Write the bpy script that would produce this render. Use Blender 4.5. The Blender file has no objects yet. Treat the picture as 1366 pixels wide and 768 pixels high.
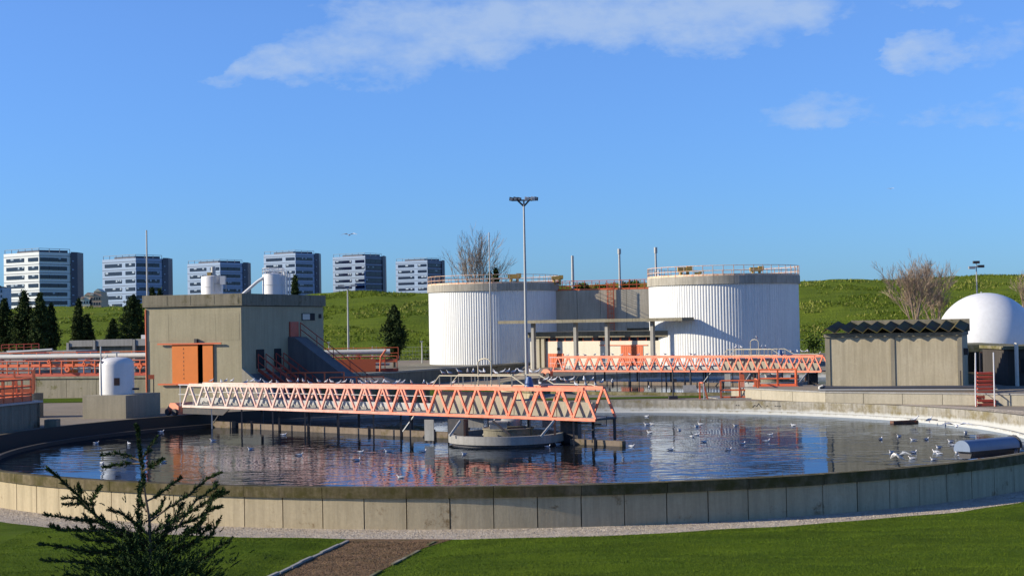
import bpy, math, random
import numpy as np
from mathutils import Vector, Matrix, noise as mn
random.seed(7); rng = np.random.default_rng(7)
S = bpy.context.scene; COL = S.collection
PI = math.pi; R_ = math.radians

# ---------------------------------------------------------------- camera
CAMZ = 6.3; FPX = 2034.0; PITCH = 46.0/FPX; ROLL = math.atan(0.018)
fw = Vector((0, math.cos(PITCH), math.sin(PITCH)))
up0 = Vector((0, -math.sin(PITCH), math.cos(PITCH))); rt0 = Vector((1, 0, 0))
# the photograph's horizon climbs to the right: camera turned clockwise about its axis
rt = rt0*math.cos(ROLL) - up0*math.sin(ROLL)
up = up0*math.cos(ROLL) + rt0*math.sin(ROLL)
cam = bpy.data.cameras.new('camera'); camo = bpy.data.objects.new('camera', cam); COL.objects.link(camo)
M = Matrix((rt, up, -fw)).transposed().to_4x4(); M.translation = Vector((0, 0, CAMZ))
camo.matrix_world = M
cam.sensor_width = 36.0; cam.lens = 36.0*FPX/1366.0; cam.clip_start = .5; cam.clip_end = 8000
S.camera = camo
S.render.resolution_x = 1024; S.render.resolution_y = 575

def at(px, py, Y=None, z=None):
    """world point seen at a place of the photograph, at depth Y or height z"""
    d = fw + rt*((px-683.0)/FPX) + up*((384.0-py)/FPX)
    t = Y/d.y if Y is not None else (z-CAMZ)/d.z
    return Vector((0, 0, CAMZ)) + d*t

# ---------------------------------------------------------------- light
SUN_EL = R_(22); SUN_PHI = R_(84.5)      # from the left, a little towards the camera
sdir = Vector((-math.sin(SUN_PHI)*math.cos(SUN_EL), -math.cos(SUN_PHI)*math.cos(SUN_EL), math.sin(SUN_EL)))
sun = bpy.data.lights.new('sun', 'SUN'); suno = bpy.data.objects.new('sun', sun); COL.objects.link(suno)
sun.energy = 5.0; sun.angle = R_(.53); sun.color = (1.0, .88, .70)
suno.rotation_euler = sdir.to_track_quat('Z', 'Y').to_euler(); suno.location = (-60, 0, 60)
W = bpy.data.worlds.new('World'); S.world = W; W.use_nodes = True
wn = W.node_tree.nodes; wl = W.node_tree.links; wn.clear()
def N(nt, t, **k):
    n = nt.nodes.new(t)
    for a, b in k.items():
        setattr(n, a, b)
    return n
nt = W.node_tree
out = N(nt, 'ShaderNodeOutputWorld'); bg = N(nt, 'ShaderNodeBackground'); bg.inputs['Strength'].default_value = .067
sky = N(nt, 'ShaderNodeTexSky', sky_type='NISHITA', sun_disc=False, sun_elevation=SUN_EL, altitude=0, air_density=1.0, dust_density=.3, ozone_density=3.2)
sky.sun_rotation = math.atan2(sdir.x, sdir.y)
tc = N(nt, 'ShaderNodeTexCoord')
hs = N(nt, 'ShaderNodeHueSaturation'); hs.inputs['Saturation'].default_value = 1.18; hs.inputs['Value'].default_value = 1.0; hs.inputs['Hue'].default_value = .505
wl.new(sky.outputs[0], hs.inputs['Color'])
hs.inputs['Saturation'].default_value = 1.0; hs.inputs['Hue'].default_value = .5
# clouds: broken cumulus banks high in the sky, by direction
def math_(nt, op, a, b=None, c=None, clamp=False):
    n = nt.nodes.new('ShaderNodeMath'); n.operation = op; n.use_clamp = clamp
    for i, v in enumerate((a, b, c)):
        if v is None: continue
        if isinstance(v, (int, float)): n.inputs[i].default_value = v
        else: nt.links.new(v, n.inputs[i])
    return n.outputs[0]
sep = N(nt, 'ShaderNodeSeparateXYZ'); wl.new(tc.outputs['Generated'], sep.inputs[0])
az = math_(nt, 'ARCTAN2', sep.outputs[0], sep.outputs[1])
el = math_(nt, 'ARCSINE', sep.outputs[2])
tn = N(nt, 'ShaderNodeMapRange'); wl.new(el, tn.inputs[0]); tn.inputs[1].default_value = -.0; tn.inputs[2].default_value = .2
tm = N(nt, 'ShaderNodeMixRGB'); wl.new(tn.outputs[0], tm.inputs[0]); tm.inputs[1].default_value = (.46, .90, 1.72, 1); tm.inputs[2].default_value = (.84, 1.18, 1.86, 1)
ts = N(nt, 'ShaderNodeMixRGB', blend_type='MULTIPLY'); ts.inputs[0].default_value = 1; wl.new(hs.outputs[0], ts.inputs[1]); wl.new(tm.outputs[0], ts.inputs[2])
comb = N(nt, 'ShaderNodeCombineXYZ'); wl.new(az, comb.inputs[0]); wl.new(math_(nt, 'MULTIPLY', el, 1.9), comb.inputs[1])
def wnoise(scale, detail, rough, off=0.0):
    n = N(nt, 'ShaderNodeTexNoise'); n.inputs['Scale'].default_value = scale; n.inputs['Detail'].default_value = detail; n.inputs['Roughness'].default_value = rough
    mp = N(nt, 'ShaderNodeVectorMath', operation='ADD'); mp.inputs[1].default_value = (off, off*.7, off*1.3); wl.new(comb.outputs[0], mp.inputs[0]); wl.new(mp.outputs[0], n.inputs['Vector'])
    return n.outputs['Fac']
n1 = wnoise(14, 9, .6, 3.1); n2 = wnoise(45, 7, .65, 9.0)
cloud = None
nw = N(nt, 'ShaderNodeTexNoise'); nw.inputs['Scale'].default_value = 22; nw.inputs['Detail'].default_value = 6; nw.inputs['Roughness'].default_value = .6; wl.new(comb.outputs[0], nw.inputs['Vector'])
sw = N(nt, 'ShaderNodeSeparateXYZ'); wl.new(nw.outputs['Color'], sw.inputs[0])
azw = math_(nt, 'ADD', az, math_(nt, 'MULTIPLY', math_(nt, 'SUBTRACT', sw.outputs[0], .5), .11))
elw = math_(nt, 'ADD', el, math_(nt, 'MULTIPLY', math_(nt, 'SUBTRACT', sw.outputs[1], .5), .055))
def dirang(px, py):
    d = (fw + rt*((px-683)/FPX) + up*((384-py)/FPX)).normalized()
    return math.atan2(d.x, d.y), math.asin(d.z)
# banks of cloud: (centre, half-width, half-height, density)
for (px, py, wx, wy, dens) in ((500, 62, 150, 62, 1.1), (400, 88, 90, 34, .9), (620, 40, 180, 58, 1.05), (960, 14, 190, 60, 1.1), (780, 24, 170, 50, .95), (1235, 70, 62, 30, .9), (1335, 60, 70, 40, .55),
        (1110, 152, 95, 26, .55), (1310, 148, 90, 22, .5), (1240, 4, 60, 16, .7), (350, 100, 60, 22, .7), (2100, 20, 300, 80, .9), (-500, 60, 300, 70, .8), (900, -260, 500, 90, .7)):
    a0, e0 = dirang(px, py)
    da = math_(nt, 'DIVIDE', math_(nt, 'SUBTRACT', azw, a0), wx/FPX)
    de = math_(nt, 'DIVIDE', math_(nt, 'SUBTRACT', elw, e0), wy/FPX)
    r2 = math_(nt, 'ADD', math_(nt, 'MULTIPLY', da, da), math_(nt, 'MULTIPLY', de, de))
    m = math_(nt, 'MULTIPLY', math_(nt, 'SUBTRACT', 1.0, r2, clamp=True), dens)
    cloud = m if cloud is None else math_(nt, 'MAXIMUM', cloud, m)
nn = math_(nt, 'ADD', math_(nt, 'MULTIPLY', n1, .62), math_(nt, 'MULTIPLY', n2, .38))
cm = math_(nt, 'ADD', math_(nt, 'MULTIPLY', cloud, .95), math_(nt, 'MULTIPLY', math_(nt, 'SUBTRACT', nn, .5), 3.0))
cm = math_(nt, 'MULTIPLY', math_(nt, 'MULTIPLY', math_(nt, 'SUBTRACT', cm, .10), .95, clamp=True), math_(nt, 'MULTIPLY', cloud, 4.0, clamp=True))
cm = math_(nt, 'MULTIPLY', math_(nt, 'SMOOTH_MIN', cm, 1.0, .3, clamp=True), .72)
mixc = N(nt, 'ShaderNodeMixRGB'); wl.new(cm, mixc.inputs[0]); wl.new(ts.outputs[0], mixc.inputs[1]); mixc.inputs[2].default_value = (4.6, 5.9, 8.0, 1)
CLOUD = mixc
wl.new(mixc.outputs[0], bg.inputs['Color']); wl.new(bg.outputs[0], out.inputs[0])
S.view_settings.view_transform = 'Standard'; S.view_settings.look = 'None'; S.view_settings.gamma = 1; S.view_settings.exposure = .6
S.render.engine = 'CYCLES'

# ---------------------------------------------------------------- materials
MATS = {}
def rgb(c): return (*c, 1) if len(c) == 3 else c
def base_mat(name):
    m = bpy.data.materials.new(name); m.use_nodes = True; MATS[name] = m
    return m, m.node_tree, m.node_tree.nodes['Principled BSDF']
def tex(nt, scale, detail=6, rough=.6, stretch=(1, 1, 1), src='pos', rot=0):
    if src == 'pos': v = N(nt, 'ShaderNodeNewGeometry').outputs['Position']
    else: v = N(nt, 'ShaderNodeTexCoord').outputs['Object']
    mp = N(nt, 'ShaderNodeMapping'); mp.inputs['Scale'].default_value = stretch; mp.inputs['Rotation'].default_value = (0, 0, rot); nt.links.new(v, mp.inputs[0])
    n = N(nt, 'ShaderNodeTexNoise'); n.inputs['Scale'].default_value = scale; n.inputs['Detail'].default_value = detail; n.inputs['Roughness'].default_value = rough
    nt.links.new(mp.outputs[0], n.inputs['Vector']); return n.outputs['Fac']
def ramp(nt, f, lo, hi, a=0.0, b=1.0):
    n = N(nt, 'ShaderNodeMapRange'); n.inputs['From Min'].default_value = lo; n.inputs['From Max'].default_value = hi
    n.inputs['To Min'].default_value = a; n.inputs['To Max'].default_value = b; nt.links.new(f, n.inputs['Value']); return n.outputs[0]
def mix(nt, f, a, b, mode='MIX'):
    n = N(nt, 'ShaderNodeMixRGB', blend_type=mode)
    for i, v in enumerate((f, a, b)):
        if isinstance(v, (int, float)): n.inputs[i].default_value = v
        elif isinstance(v, tuple): n.inputs[i].default_value = rgb(v)
        else: nt.links.new(v, n.inputs[i])
    return n.outputs[0]
def bump(nt, p, f, strength, dist):
    b = N(nt, 'ShaderNodeBump'); b.inputs['Strength'].default_value = strength; b.inputs['Distance'].default_value = dist
    nt.links.new(f, b.inputs['Height']); nt.links.new(b.outputs[0], p.inputs['Normal'])
KA = .68
def warm(c, k=KA): return (c[0]*k*1.0, c[1]*k*.985, c[2]*k*.98)
def matte(p, v=.15): p.inputs['Specular IOR Level'].default_value = v
def concrete(name, c1, c2, streak=.35, moss=0, moss_col=(.09, .085, .03), white=None, rough=.9, scale=.5):
    c1 = warm(c1); c2 = warm(c2); moss_col = warm(moss_col, .75)
    m, nt, p = base_mat(name)
    c = mix(nt, ramp(nt, tex(nt, scale, 8, .65), .3, .7), c1, c2)
    c = mix(nt, ramp(nt, tex(nt, 1.2, 6, .7, (3.5, 3.5, .22)), .42, .68, 0, streak), c, tuple(x*.42 for x in c1), 'MIX')
    c = mix(nt, ramp(nt, tex(nt, 9, 5, .7), .35, .75, 0, .3), c, tuple(x*.55 for x in c1))
    c = mix(nt, ramp(nt, tex(nt, 1.6, 6, .7), .60, .78, 0, .35), c, tuple(min(1, x*1.35) for x in c2))
    oi = N(nt, 'ShaderNodeObjectInfo'); c = mix(nt, ramp(nt, oi.outputs['Random'], 0, 1, 0, .16), c, tuple(x*.45 for x in c1))
    if moss: c = mix(nt, ramp(nt, tex(nt, 1.1, 8, .75), .62-moss*.3, .70-moss*.15, 0, .9), c, moss_col)
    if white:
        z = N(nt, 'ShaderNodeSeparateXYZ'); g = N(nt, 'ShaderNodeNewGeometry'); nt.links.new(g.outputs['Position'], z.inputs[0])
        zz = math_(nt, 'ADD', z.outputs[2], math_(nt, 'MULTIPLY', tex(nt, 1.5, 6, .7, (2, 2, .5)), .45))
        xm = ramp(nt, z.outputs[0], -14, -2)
        c = mix(nt, math_(nt, 'SUBTRACT', 1, xm), c, (.05, .045, .04))  # painted shade: inner walls darkened leftwards, pale deposit kept to the right
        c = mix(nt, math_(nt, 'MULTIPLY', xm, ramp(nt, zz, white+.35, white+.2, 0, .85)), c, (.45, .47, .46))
    nt.links.new(c, p.inputs['Base Color']); p.inputs['Roughness'].default_value = rough; matte(p)
    bump(nt, p, tex(nt, 14, 8, .7), .35, .02); return m
def paint(name, col, worn=None, amt=.3, rough=.5, metallic=0, scale=2.5, streak=0, spec=None):
    m, nt, p = base_mat(name); col = tuple(x*.82 for x in col)
    c = mix(nt, ramp(nt, tex(nt, scale, 7, .7), .35, .7, 0, .35), col, tuple(x*.72 for x in col))
    if worn: c = mix(nt, ramp(nt, tex(nt, scale*1.7, 8, .75), .62-amt*.4, .72-amt*.3), c, worn)
    if streak: c = mix(nt, ramp(nt, tex(nt, 1.0, 6, .7, (3, 3, .15)), .45, .75, 0, streak), c, tuple(x*.45 for x in col))
    nt.links.new(c, p.inputs['Base Color']); p.inputs['Roughness'].default_value = rough; p.inputs['Metallic'].default_value = metallic
    bump(nt, p, tex(nt, 20, 4, .6), .15, .01); return m
C_BLDG = concrete('bare_concrete', (.52, .475, .31), (.60, .55, .37), .3)
C_LIGHT = concrete('pale_concrete', (.50, .47, .36), (.62, .58, .46), .3)
C_POND = concrete('basin_wall_concrete', (.62, .53, .34), (.72, .62, .42), .45, .10, (.22, .15, .07), scale=.35)
C_COPE = concrete('mossy_coping', (.17, .14, .08), (.30, .25, .15), .85, .7, (.075, .068, .018), scale=4)
C_INNER = concrete('stained_shade_painted_concrete', (.42, .41, .35), (.58, .56, .48), .75, .55, (.20, .17, .08), white=.75)
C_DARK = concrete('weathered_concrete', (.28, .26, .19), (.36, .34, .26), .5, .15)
C_GREY = concrete('grey_concrete', (.40, .40, .37), (.50, .50, .47), .4)
C_MOSSY = concrete('mossy_concrete', (.33, .30, .2), (.42, .39, .28), .4, .75, (.12, .115, .03))
C_SHED = concrete('shed_render', (.60, .53, .36), (.72, .65, .47), .5)
C_BAND = concrete('tank_band_concrete', (.46, .44, .36), (.60, .58, .5), .5, scale=.9)
M_CREAM = concrete('cream_render', (.86, .83, .68), (.95, .92, .78), .12)
M_WHITE = paint('white_sheet', (.76, .78, .76), (.58, .59, .56), .1, .5, streak=.30)
M_WHITEP = paint('white_paint', (.74, .74, .72), (.55, .52, .45), .12, .45, streak=.15)
M_ORANGE = paint('orange_door_paint', (.82, .22, .022), None, 0, .55)
M_ORDOOR = paint('red_orange_door_paint', (.66, .13, .03), None, 0, .55)
M_ORRAIL = paint('orange_rail_paint', (.80, .17, .055), (.55, .13, .06), .25, .55)
M_RED = paint('faded_red_paint', (.55, .085, .04), (.30, .06, .03), .35, .6)
M_GALV = paint('galvanised_steel', (.40, .41, .40), (.36, .35, .33), .3, .5, .35)
M_DARK = paint('dark_steel', (.035, .035, .04), (.09, .06, .045), .2, .6)
M_RUST = paint('rusty_steel', (.16, .07, .035), (.08, .05, .04), .4, .8)
M_CREAMRAIL = paint('cream_rail_paint', (.62, .56, .40), (.45, .38, .25), .2, .55)
M_BLUE = paint('blue_paint', (.05, .12, .30), None, 0, .5)
M_BLUEGREY = paint('blue_grey_drum_paint', (.15, .21, .31), (.10, .14, .20), .2, .6)
M_YELLOW = paint('yellow_machine_paint', (.55, .36, .08), (.25, .16, .06), .3, .6)
M_PIPE = paint('pale_pipe_paint', (.70, .68, .60), (.45, .42, .36), .15, .4, streak=.1)
M_DARKPIPE = paint('dark_hose', (.06, .065, .08), None, 0, .4)
M_ROOF = concrete('mossy_roof_sheet', (.12, .09, .055), (.19, .15, .09), .3, .6, (.17, .15, .03))
M_FLOOR = concrete('launder_floor', (.19, .17, .15), (.26, .235, .21), .2)
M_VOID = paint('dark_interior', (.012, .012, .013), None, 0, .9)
def glass(name, col=(.02, .03, .05)):
    m, nt, p = base_mat(name); p.inputs['Base Color'].default_value = rgb(col); p.inputs['Roughness'].default_value = .12
    try: p.inputs['Specular IOR Level'].default_value = .3
    except Exception: pass
    return m
M_GLASS = glass('dark_window_glass', (.008, .013, .035)); M_GLASSB = glass('blind_window_glass', (.28, .34, .4))
M_CLADW = paint('white_cladding', (.66, .70, .70), None, 0, .35)
M_CLADB = paint('blue_grey_cladding', (.235, .34, .49), None, 0, .35)
M_NAVY = paint('navy_shade_cladding', (.013, .022, .055), None, 0, .4)
# truss paint: salmon, turning paler towards the rim end
def truss_mat(name, x0, x1):
    m, nt, p = base_mat(name)
    g = N(nt, 'ShaderNodeNewGeometry'); z = N(nt, 'ShaderNodeSeparateXYZ'); nt.links.new(g.outputs['Position'], z.inputs[0])
    f = ramp(nt, z.outputs[0], x0, x1)
    c = mix(nt, f, (.60, .44, .36), (.74, .165, .075))
    c = mix(nt, ramp(nt, tex(nt, 1.8, 8, .75), .4, .62, 0, .65), c, mix(nt, f, (.74, .68, .60), (.80, .285, .165)))
    c = mix(nt, ramp(nt, tex(nt, 6, 6, .7), .58, .70, 0, .75), c, (.28, .09, .05))
    c = mix(nt, ramp(nt, tex(nt, 9, 5, .8, (1, 1, .3)), .66, .74, 0, .7), c, (.7, .68, .62))
    nt.links.new(c, p.inputs['Base Color']); p.inputs['Roughness'].default_value = .55; return m
M_TRUSS = truss_mat('pale_end_salmon_paint', -17, -4)
M_TRUSS2 = truss_mat('salmon_paint', -20, -2)
# water
def water_mat():
    m, nt, p = base_mat('basin_water')
    c = mix(nt, ramp(nt, tex(nt, .12, 5, .6), .35, .65), (.006, .009, .010), (.012, .012, .010))
    f1 = tex(nt, 1.5, 1.5, .45, (.7, 1.2, 1)); f2 = tex(nt, 4.6, 2, .5, (.7, 1.3, 1)); f3 = tex(nt, .14, 3, .55)
    s = ramp(nt, f3, .40, .60, .35, 1.5)
    h = math_(nt, 'MULTIPLY', math_(nt, 'ADD', f1, math_(nt, 'MULTIPLY', f2, .14)), s)
    b = N(nt, 'ShaderNodeBump'); b.inputs['Strength'].default_value = 1; b.inputs['Distance'].default_value = .021; nt.links.new(h, b.inputs['Height'])
    df = N(nt, 'ShaderNodeBsdfDiffuse'); nt.links.new(c, df.inputs[0])
    gl = N(nt, 'ShaderNodeBsdfGlossy'); gl.inputs['Color'].default_value = (.58, .66, .80, 1); gl.inputs['Roughness'].default_value = .02; nt.links.new(b.outputs[0], gl.inputs['Normal'])
    fr = N(nt, 'ShaderNodeFresnel'); fr.inputs['IOR'].default_value = 1.333; nt.links.new(b.outputs[0], fr.inputs['Normal'])
    ms = N(nt, 'ShaderNodeMixShader'); nt.links.new(fr.outputs[0], ms.inputs[0]); nt.links.new(df.outputs[0], ms.inputs[1]); nt.links.new(gl.outputs[0], ms.inputs[2])
    nt.links.new(ms.outputs[0], nt.nodes['Material Output'].inputs['Surface']); return m
M_WATER = water_mat()
def ground_mat(name, cols, scales=(.15, 2, 30), b=.02, bs=.5, st=(1, 1, 1), k=.75):
    cols = [tuple(x*k for x in c) for c in cols]
    m, nt, p = base_mat(name)
    c = mix(nt, ramp(nt, tex(nt, scales[0], 6, .6), .35, .65), cols[0], cols[1])
    c = mix(nt, ramp(nt, tex(nt, scales[1], 6, .7, st), .4, .66, 0, .75), c, cols[2])
    c = mix(nt, ramp(nt, tex(nt, scales[2], 3, .7), .35, .7, 0, .5), c, cols[3])
    nt.links.new(c, p.inputs['Base Color']); p.inputs['Roughness'].default_value = 1; matte(p, .05)
    bump(nt, p, tex(nt, scales[2], 4, .7), bs, b); return m
M_LAWN = ground_mat('lawn', ((.055, .105, .007), (.09, .14, .009), (.03, .06, .005), (.11, .14, .012)), (.25, .8, 22), .05, .7, (.3, 1.3, 1), .86)  # stretched dark bands paint soft shading into the grass colour
M_YARD = ground_mat('yard_grit', ((.26, .22, .17), (.33, .28, .22), (.2, .18, .13), (.4, .36, .3)))
M_GRAVEL = ground_mat('pale_gravel', ((.50, .42, .32), (.58, .50, .39), (.38, .32, .24), (.72, .64, .52)), (.3, 2.5, 26), .03, .6)
M_DIRT = ground_mat('reddish_grit', ((.17, .095, .05), (.23, .14, .075), (.07, .06, .02), (.30, .22, .15)), (.4, 1.6, 22), .03, .7)
M_HILL = ground_mat('hill_grass', ((.075, .125, .008), (.13, .18, .015), (.04, .075, .008), (.17, .19, .035)), (.06, .4, 3), .5, 1, (.35, 1, 1.6), 1.15)
def leafmat(name, a, b, tr=.15):
    m, nt, p = base_mat(name)
    c = mix(nt, ramp(nt, tex(nt, 1.3, 5, .7), .35, .65), a, b)
    nt.links.new(c, p.inputs['Base Color']); p.inputs['Roughness'].default_value = .9; matte(p, .05); return m
M_STONE = leafmat('gravel_stones', (.30, .26, .20), (.55, .50, .42))
M_STONED = leafmat('grit_stones', (.08, .05, .025), (.26, .17, .10))
M_CONIF = leafmat('dark_conifer_foliage', (.018, .034, .012), (.050, .070, .022))
M_CYP = leafmat('young_cypress_foliage', (.022, .045, .016), (.04, .065, .02))
M_BARK = leafmat('bark', (.09, .07, .05), (.14, .11, .08))
M_TWIG = leafmat('pale_bare_twigs', (.26, .19, .13), (.34, .27, .2))
M_BLADE = ground_mat('grass_blades', ((.058, .112, .008), (.10, .160, .012), (.026, .052, .004), (.15, .19, .022)), (.25, .8, 6), .05, .2, (.3, 1.3, 1), 1)  # same painted shading bands as the lawn below
M_WEED = leafmat('hill_weeds', (.13, .17, .015), (.34, .33, .10))
M_SHRUB = leafmat('shrub_foliage', (.05, .09, .015), (.09, .13, .025))
M_GULLW = paint('white_plumage', (.82, .82, .80), None, 0, .7)
M_GULLG = paint('grey_plumage', (.34, .37, .42), None, 0, .7)
M_GULLK = paint('black_plumage', (.03, .03, .03), None, 0, .6)
M_BILL = paint('dark_red_bill', (.35, .05, .03), None, 0, .5)

# ---------------------------------------------------------------- builders
def tag(o, label=None, cat=None, group=None, kind=None):
    if label: o['label'] = label
    if cat: o['category'] = cat
    if group: o['group'] = group
    if kind: o['kind'] = kind
    return o
def thing(name, label, cat, loc=(0, 0, 0), group=None, rz=0):
    o = bpy.data.objects.new(name, None); COL.objects.link(o); o.location = loc; o.rotation_euler = (0, 0, rz)
    o.empty_display_size = .3
    return tag(o, label, cat, group)
def wloc(o):
    v = Vector((0, 0, 0))
    while o is not None: v += o.location; o = o.parent
    return v
class MB:
    def __init__(s): s.v = []; s.f = []; s.m = []
    def add(s, vs, fs, mi=0):
        k = len(s.v); s.v += [tuple(v) for v in vs]; s.f += [tuple(i+k for i in f) for f in fs]; s.m += [mi]*len(fs); return s
    def box(s, a, b, mi=0):
        (x0, y0, z0), (x1, y1, z1) = a, b
        return s.add([(x0, y0, z0), (x1, y0, z0), (x1, y1, z0), (x0, y1, z0), (x0, y0, z1), (x1, y0, z1), (x1, y1, z1), (x0, y1, z1)],
            [(0, 3, 2, 1), (4, 5, 6, 7), (0, 1, 5, 4), (1, 2, 6, 5), (2, 3, 7, 6), (3, 0, 4, 7)], mi)
    def prism(s, poly, z0, z1, mi=0):     # counter-clockwise xy polygon
        n = len(poly)
        vs = [(p[0], p[1], z0) for p in poly]+[(p[0], p[1], z1) for p in poly]
        fs = [tuple(range(n-1, -1, -1)), tuple(range(n, 2*n))]+[(i, (i+1) % n, (i+1) % n+n, i+n) for i in range(n)]
        return s.add(vs, fs, mi)
    def extr(s, pts, d, mi=0):            # any planar polygon of 3-D points pushed along d
        n = len(pts); d = Vector(d); pts = [Vector(p) for p in pts]
        return s.add(pts+[p+d for p in pts], [tuple(range(n-1, -1, -1)), tuple(range(n, 2*n))]+[(i, (i+1) % n, (i+1) % n+n, i+n) for i in range(n)], mi)
    def slab(s, p0, p1, t, z0, z1, off=0, mi=0):   # upright wall piece from p0 to p1 (xy), thickness t to its left
        a = Vector((p0[0], p0[1])); b = Vector((p1[0], p1[1])); d = (b-a).normalized(); n = Vector((-d.y, d.x))
        a = a+n*off; b = b+n*off
        return s.prism([a, b, b+n*t, a+n*t], z0, z1, mi)
    def tube(s, pts, r, n=6, mi=0, cap=True):
        pts = [Vector(p) for p in pts]; rr = r if isinstance(r, (list, tuple)) else [r]*len(pts); k = len(s.v); vs = []; fs = []
        prev = None
        for i, p in enumerate(pts):
            d = (pts[min(i+1, len(pts)-1)]-pts[max(i-1, 0)]).normalized()
            a = Vector((0, 0, 1)) if abs(d.z) < .9 else Vector((1, 0, 0))
            if prev is not None: a = prev
            x = (a-d*a.dot(d)).normalized(); y = d.cross(x); prev = x
            vs += [p+(x*math.cos(2*PI*j/n)+y*math.sin(2*PI*j/n))*rr[i] for j in range(n)]
        for i in range(len(pts)-1):
            fs += [(i*n+j, i*n+(j+1) % n, (i+1)*n+(j+1) % n, (i+1)*n+j) for j in range(n)]
        if cap: fs += [tuple(range(n-1, -1, -1)), tuple((len(pts)-1)*n+j for j in range(n))]
        return s.add(vs, fs, mi)
    def lathe(s, prof, c=(0, 0, 0), n=32, a0=0, a1=2*PI, mi=0, rf=None):   # prof: (radius, z)
        full = abs(a1-a0-2*PI) < 1e-6; m = n if full else n+1; vs = []; fs = []
        for (r, z) in prof:
            for j in range(m):
                a = a0+(a1-a0)*j/n; q = r*(rf(a) if rf else 1)
                vs.append((c[0]+q*math.cos(a), c[1]+q*math.sin(a), c[2]+z))
        for i in range(len(prof)-1):
            for j in range(n):
                k = (j+1) % m
                fs.append((i*m+j, i*m+k, (i+1)*m+k, (i+1)*m+j))
        return s.add(vs, fs, mi)
    def build(s, name, mat, parent=None, smooth=None, local=False):
        me = bpy.data.meshes.new(name)
        if parent is not None and not local:
            w = wloc(parent); vs = [(v[0]-w.x, v[1]-w.y, v[2]-w.z) for v in s.v]
        else: vs = s.v
        me.from_pydata(vs, [], s.f)
        for m in (mat if isinstance(mat, (list, tuple)) else [mat]): me.materials.append(m)
        if any(s.m): me.polygons.foreach_set('material_index', s.m)
        if smooth:
            me.polygons.foreach_set('use_smooth', [True]*len(s.f)); me.set_sharp_from_angle(angle=R_(smooth))
        me.update()
        o = bpy.data.objects.new(name, me); COL.objects.link(o)
        if parent is not None: o.parent = parent
        return o
UNIT = {}
def bar(name, p0, p1, w, d, mat, parent, upv=(0, 0, 1), round_=False):
    """a straight bar as an object of its own that shares a unit mesh"""
    key = (mat.name, round_)
    if key not in UNIT:
        b = MB()
        if round_: b.tube([(0, 0, 0), (0, 0, 1)], .5, 8)
        else: b.box((-.5, -.5, 0), (.5, .5, 1))
        me = bpy.data.meshes.new(name); me.from_pydata(b.v, [], b.f); me.materials.append(mat)
        if round_: me.polygons.foreach_set('use_smooth', [True]*len(b.f)); me.set_sharp_from_angle(angle=R_(50))
        UNIT[key] = me
    p0 = Vector(p0); p1 = Vector(p1); z = p1-p0; L = z.length; z = z/L
    u = Vector(upv)
    if abs(u.dot(z)) > .95: u = Vector((0, 1, 0)) if abs(z.y) < .9 else Vector((1, 0, 0))
    x = u.cross(z).normalized(); y = z.cross(x)
    o = bpy.data.objects.new(name, UNIT[key]); COL.objects.link(o)
    if parent is not None: o.parent = parent; p0 = p0-wloc(parent)
    mm = Matrix((x*w, y*d, z*L)).transposed().to_4x4(); mm.translation = p0; o.matrix_local = mm
    return o
def copy_tree(o, parent=None):
    c = o.copy(); COL.objects.link(c)
    if parent is not None: c.parent = parent; c.matrix_parent_inverse = o.matrix_parent_inverse.copy()
    for ch in list(o.children): copy_tree(ch, c)
    return c
def railing(pts, h, mat, parent, spacing=1.2, r=.03, levels=(1, .5), name='handrail', closed=False, posts=True, kick=None):
    """rails as one part, each post a piece under it"""
    pts = [Vector(p) for p in pts]
    if closed: pts = pts+[pts[0]]
    b = MB()
    for l in levels: b.tube([p+Vector((0, 0, h*l)) for p in pts], r, 5)
    if kick:
        for a, c in zip(pts, pts[1:]): b.extr([a, c, c+Vector((0, 0, kick)), a+Vector((0, 0, kick))], Vector((c-a).normalized().cross(Vector((0, 0, 1))))*.02)
    ro = b.build(name, mat, parent)
    if posts:
        acc = 0; nxt = 0
        for a, c in zip(pts, pts[1:]):
            L = (c-a).length; n = max(1, round(L/spacing)) if L > spacing*.6 else 1
            for i in range(n):
                if closed or True:
                    p = a.lerp(c, i/n); bar('post', p, p+Vector((0, 0, h)), r*2, r*2, mat, ro)
        if not closed: bar('post', pts[-1], pts[-1]+Vector((0, 0, h)), r*2, r*2, mat, ro)
    return ro
ORD = ['first', 'second', 'third', 'fourth', 'fifth', 'sixth', 'seventh', 'eighth', 'ninth', 'tenth', 'eleventh', 'twelfth', 'thirteenth', 'fourteenth', 'fifteenth', 'sixteenth', 'seventeenth', 'eighteenth', 'nineteenth', 'twentieth',
       'twenty-first', 'twenty-second', 'twenty-third', 'twenty-fourth', 'twenty-fifth', 'twenty-sixth', 'twenty-seventh', 'twenty-eighth', 'twenty-ninth', 'thirtieth', 'thirty-first', 'thirty-second', 'thirty-third', 'thirty-fourth', 'thirty-fifth', 'thirty-sixth', 'thirty-seventh', 'thirty-eighth', 'thirty-ninth', 'fortieth']
def sst(a, b, x):
    t = min(1, max(0, (x-a)/(b-a))); return t*t*(3-2*t)
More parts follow.
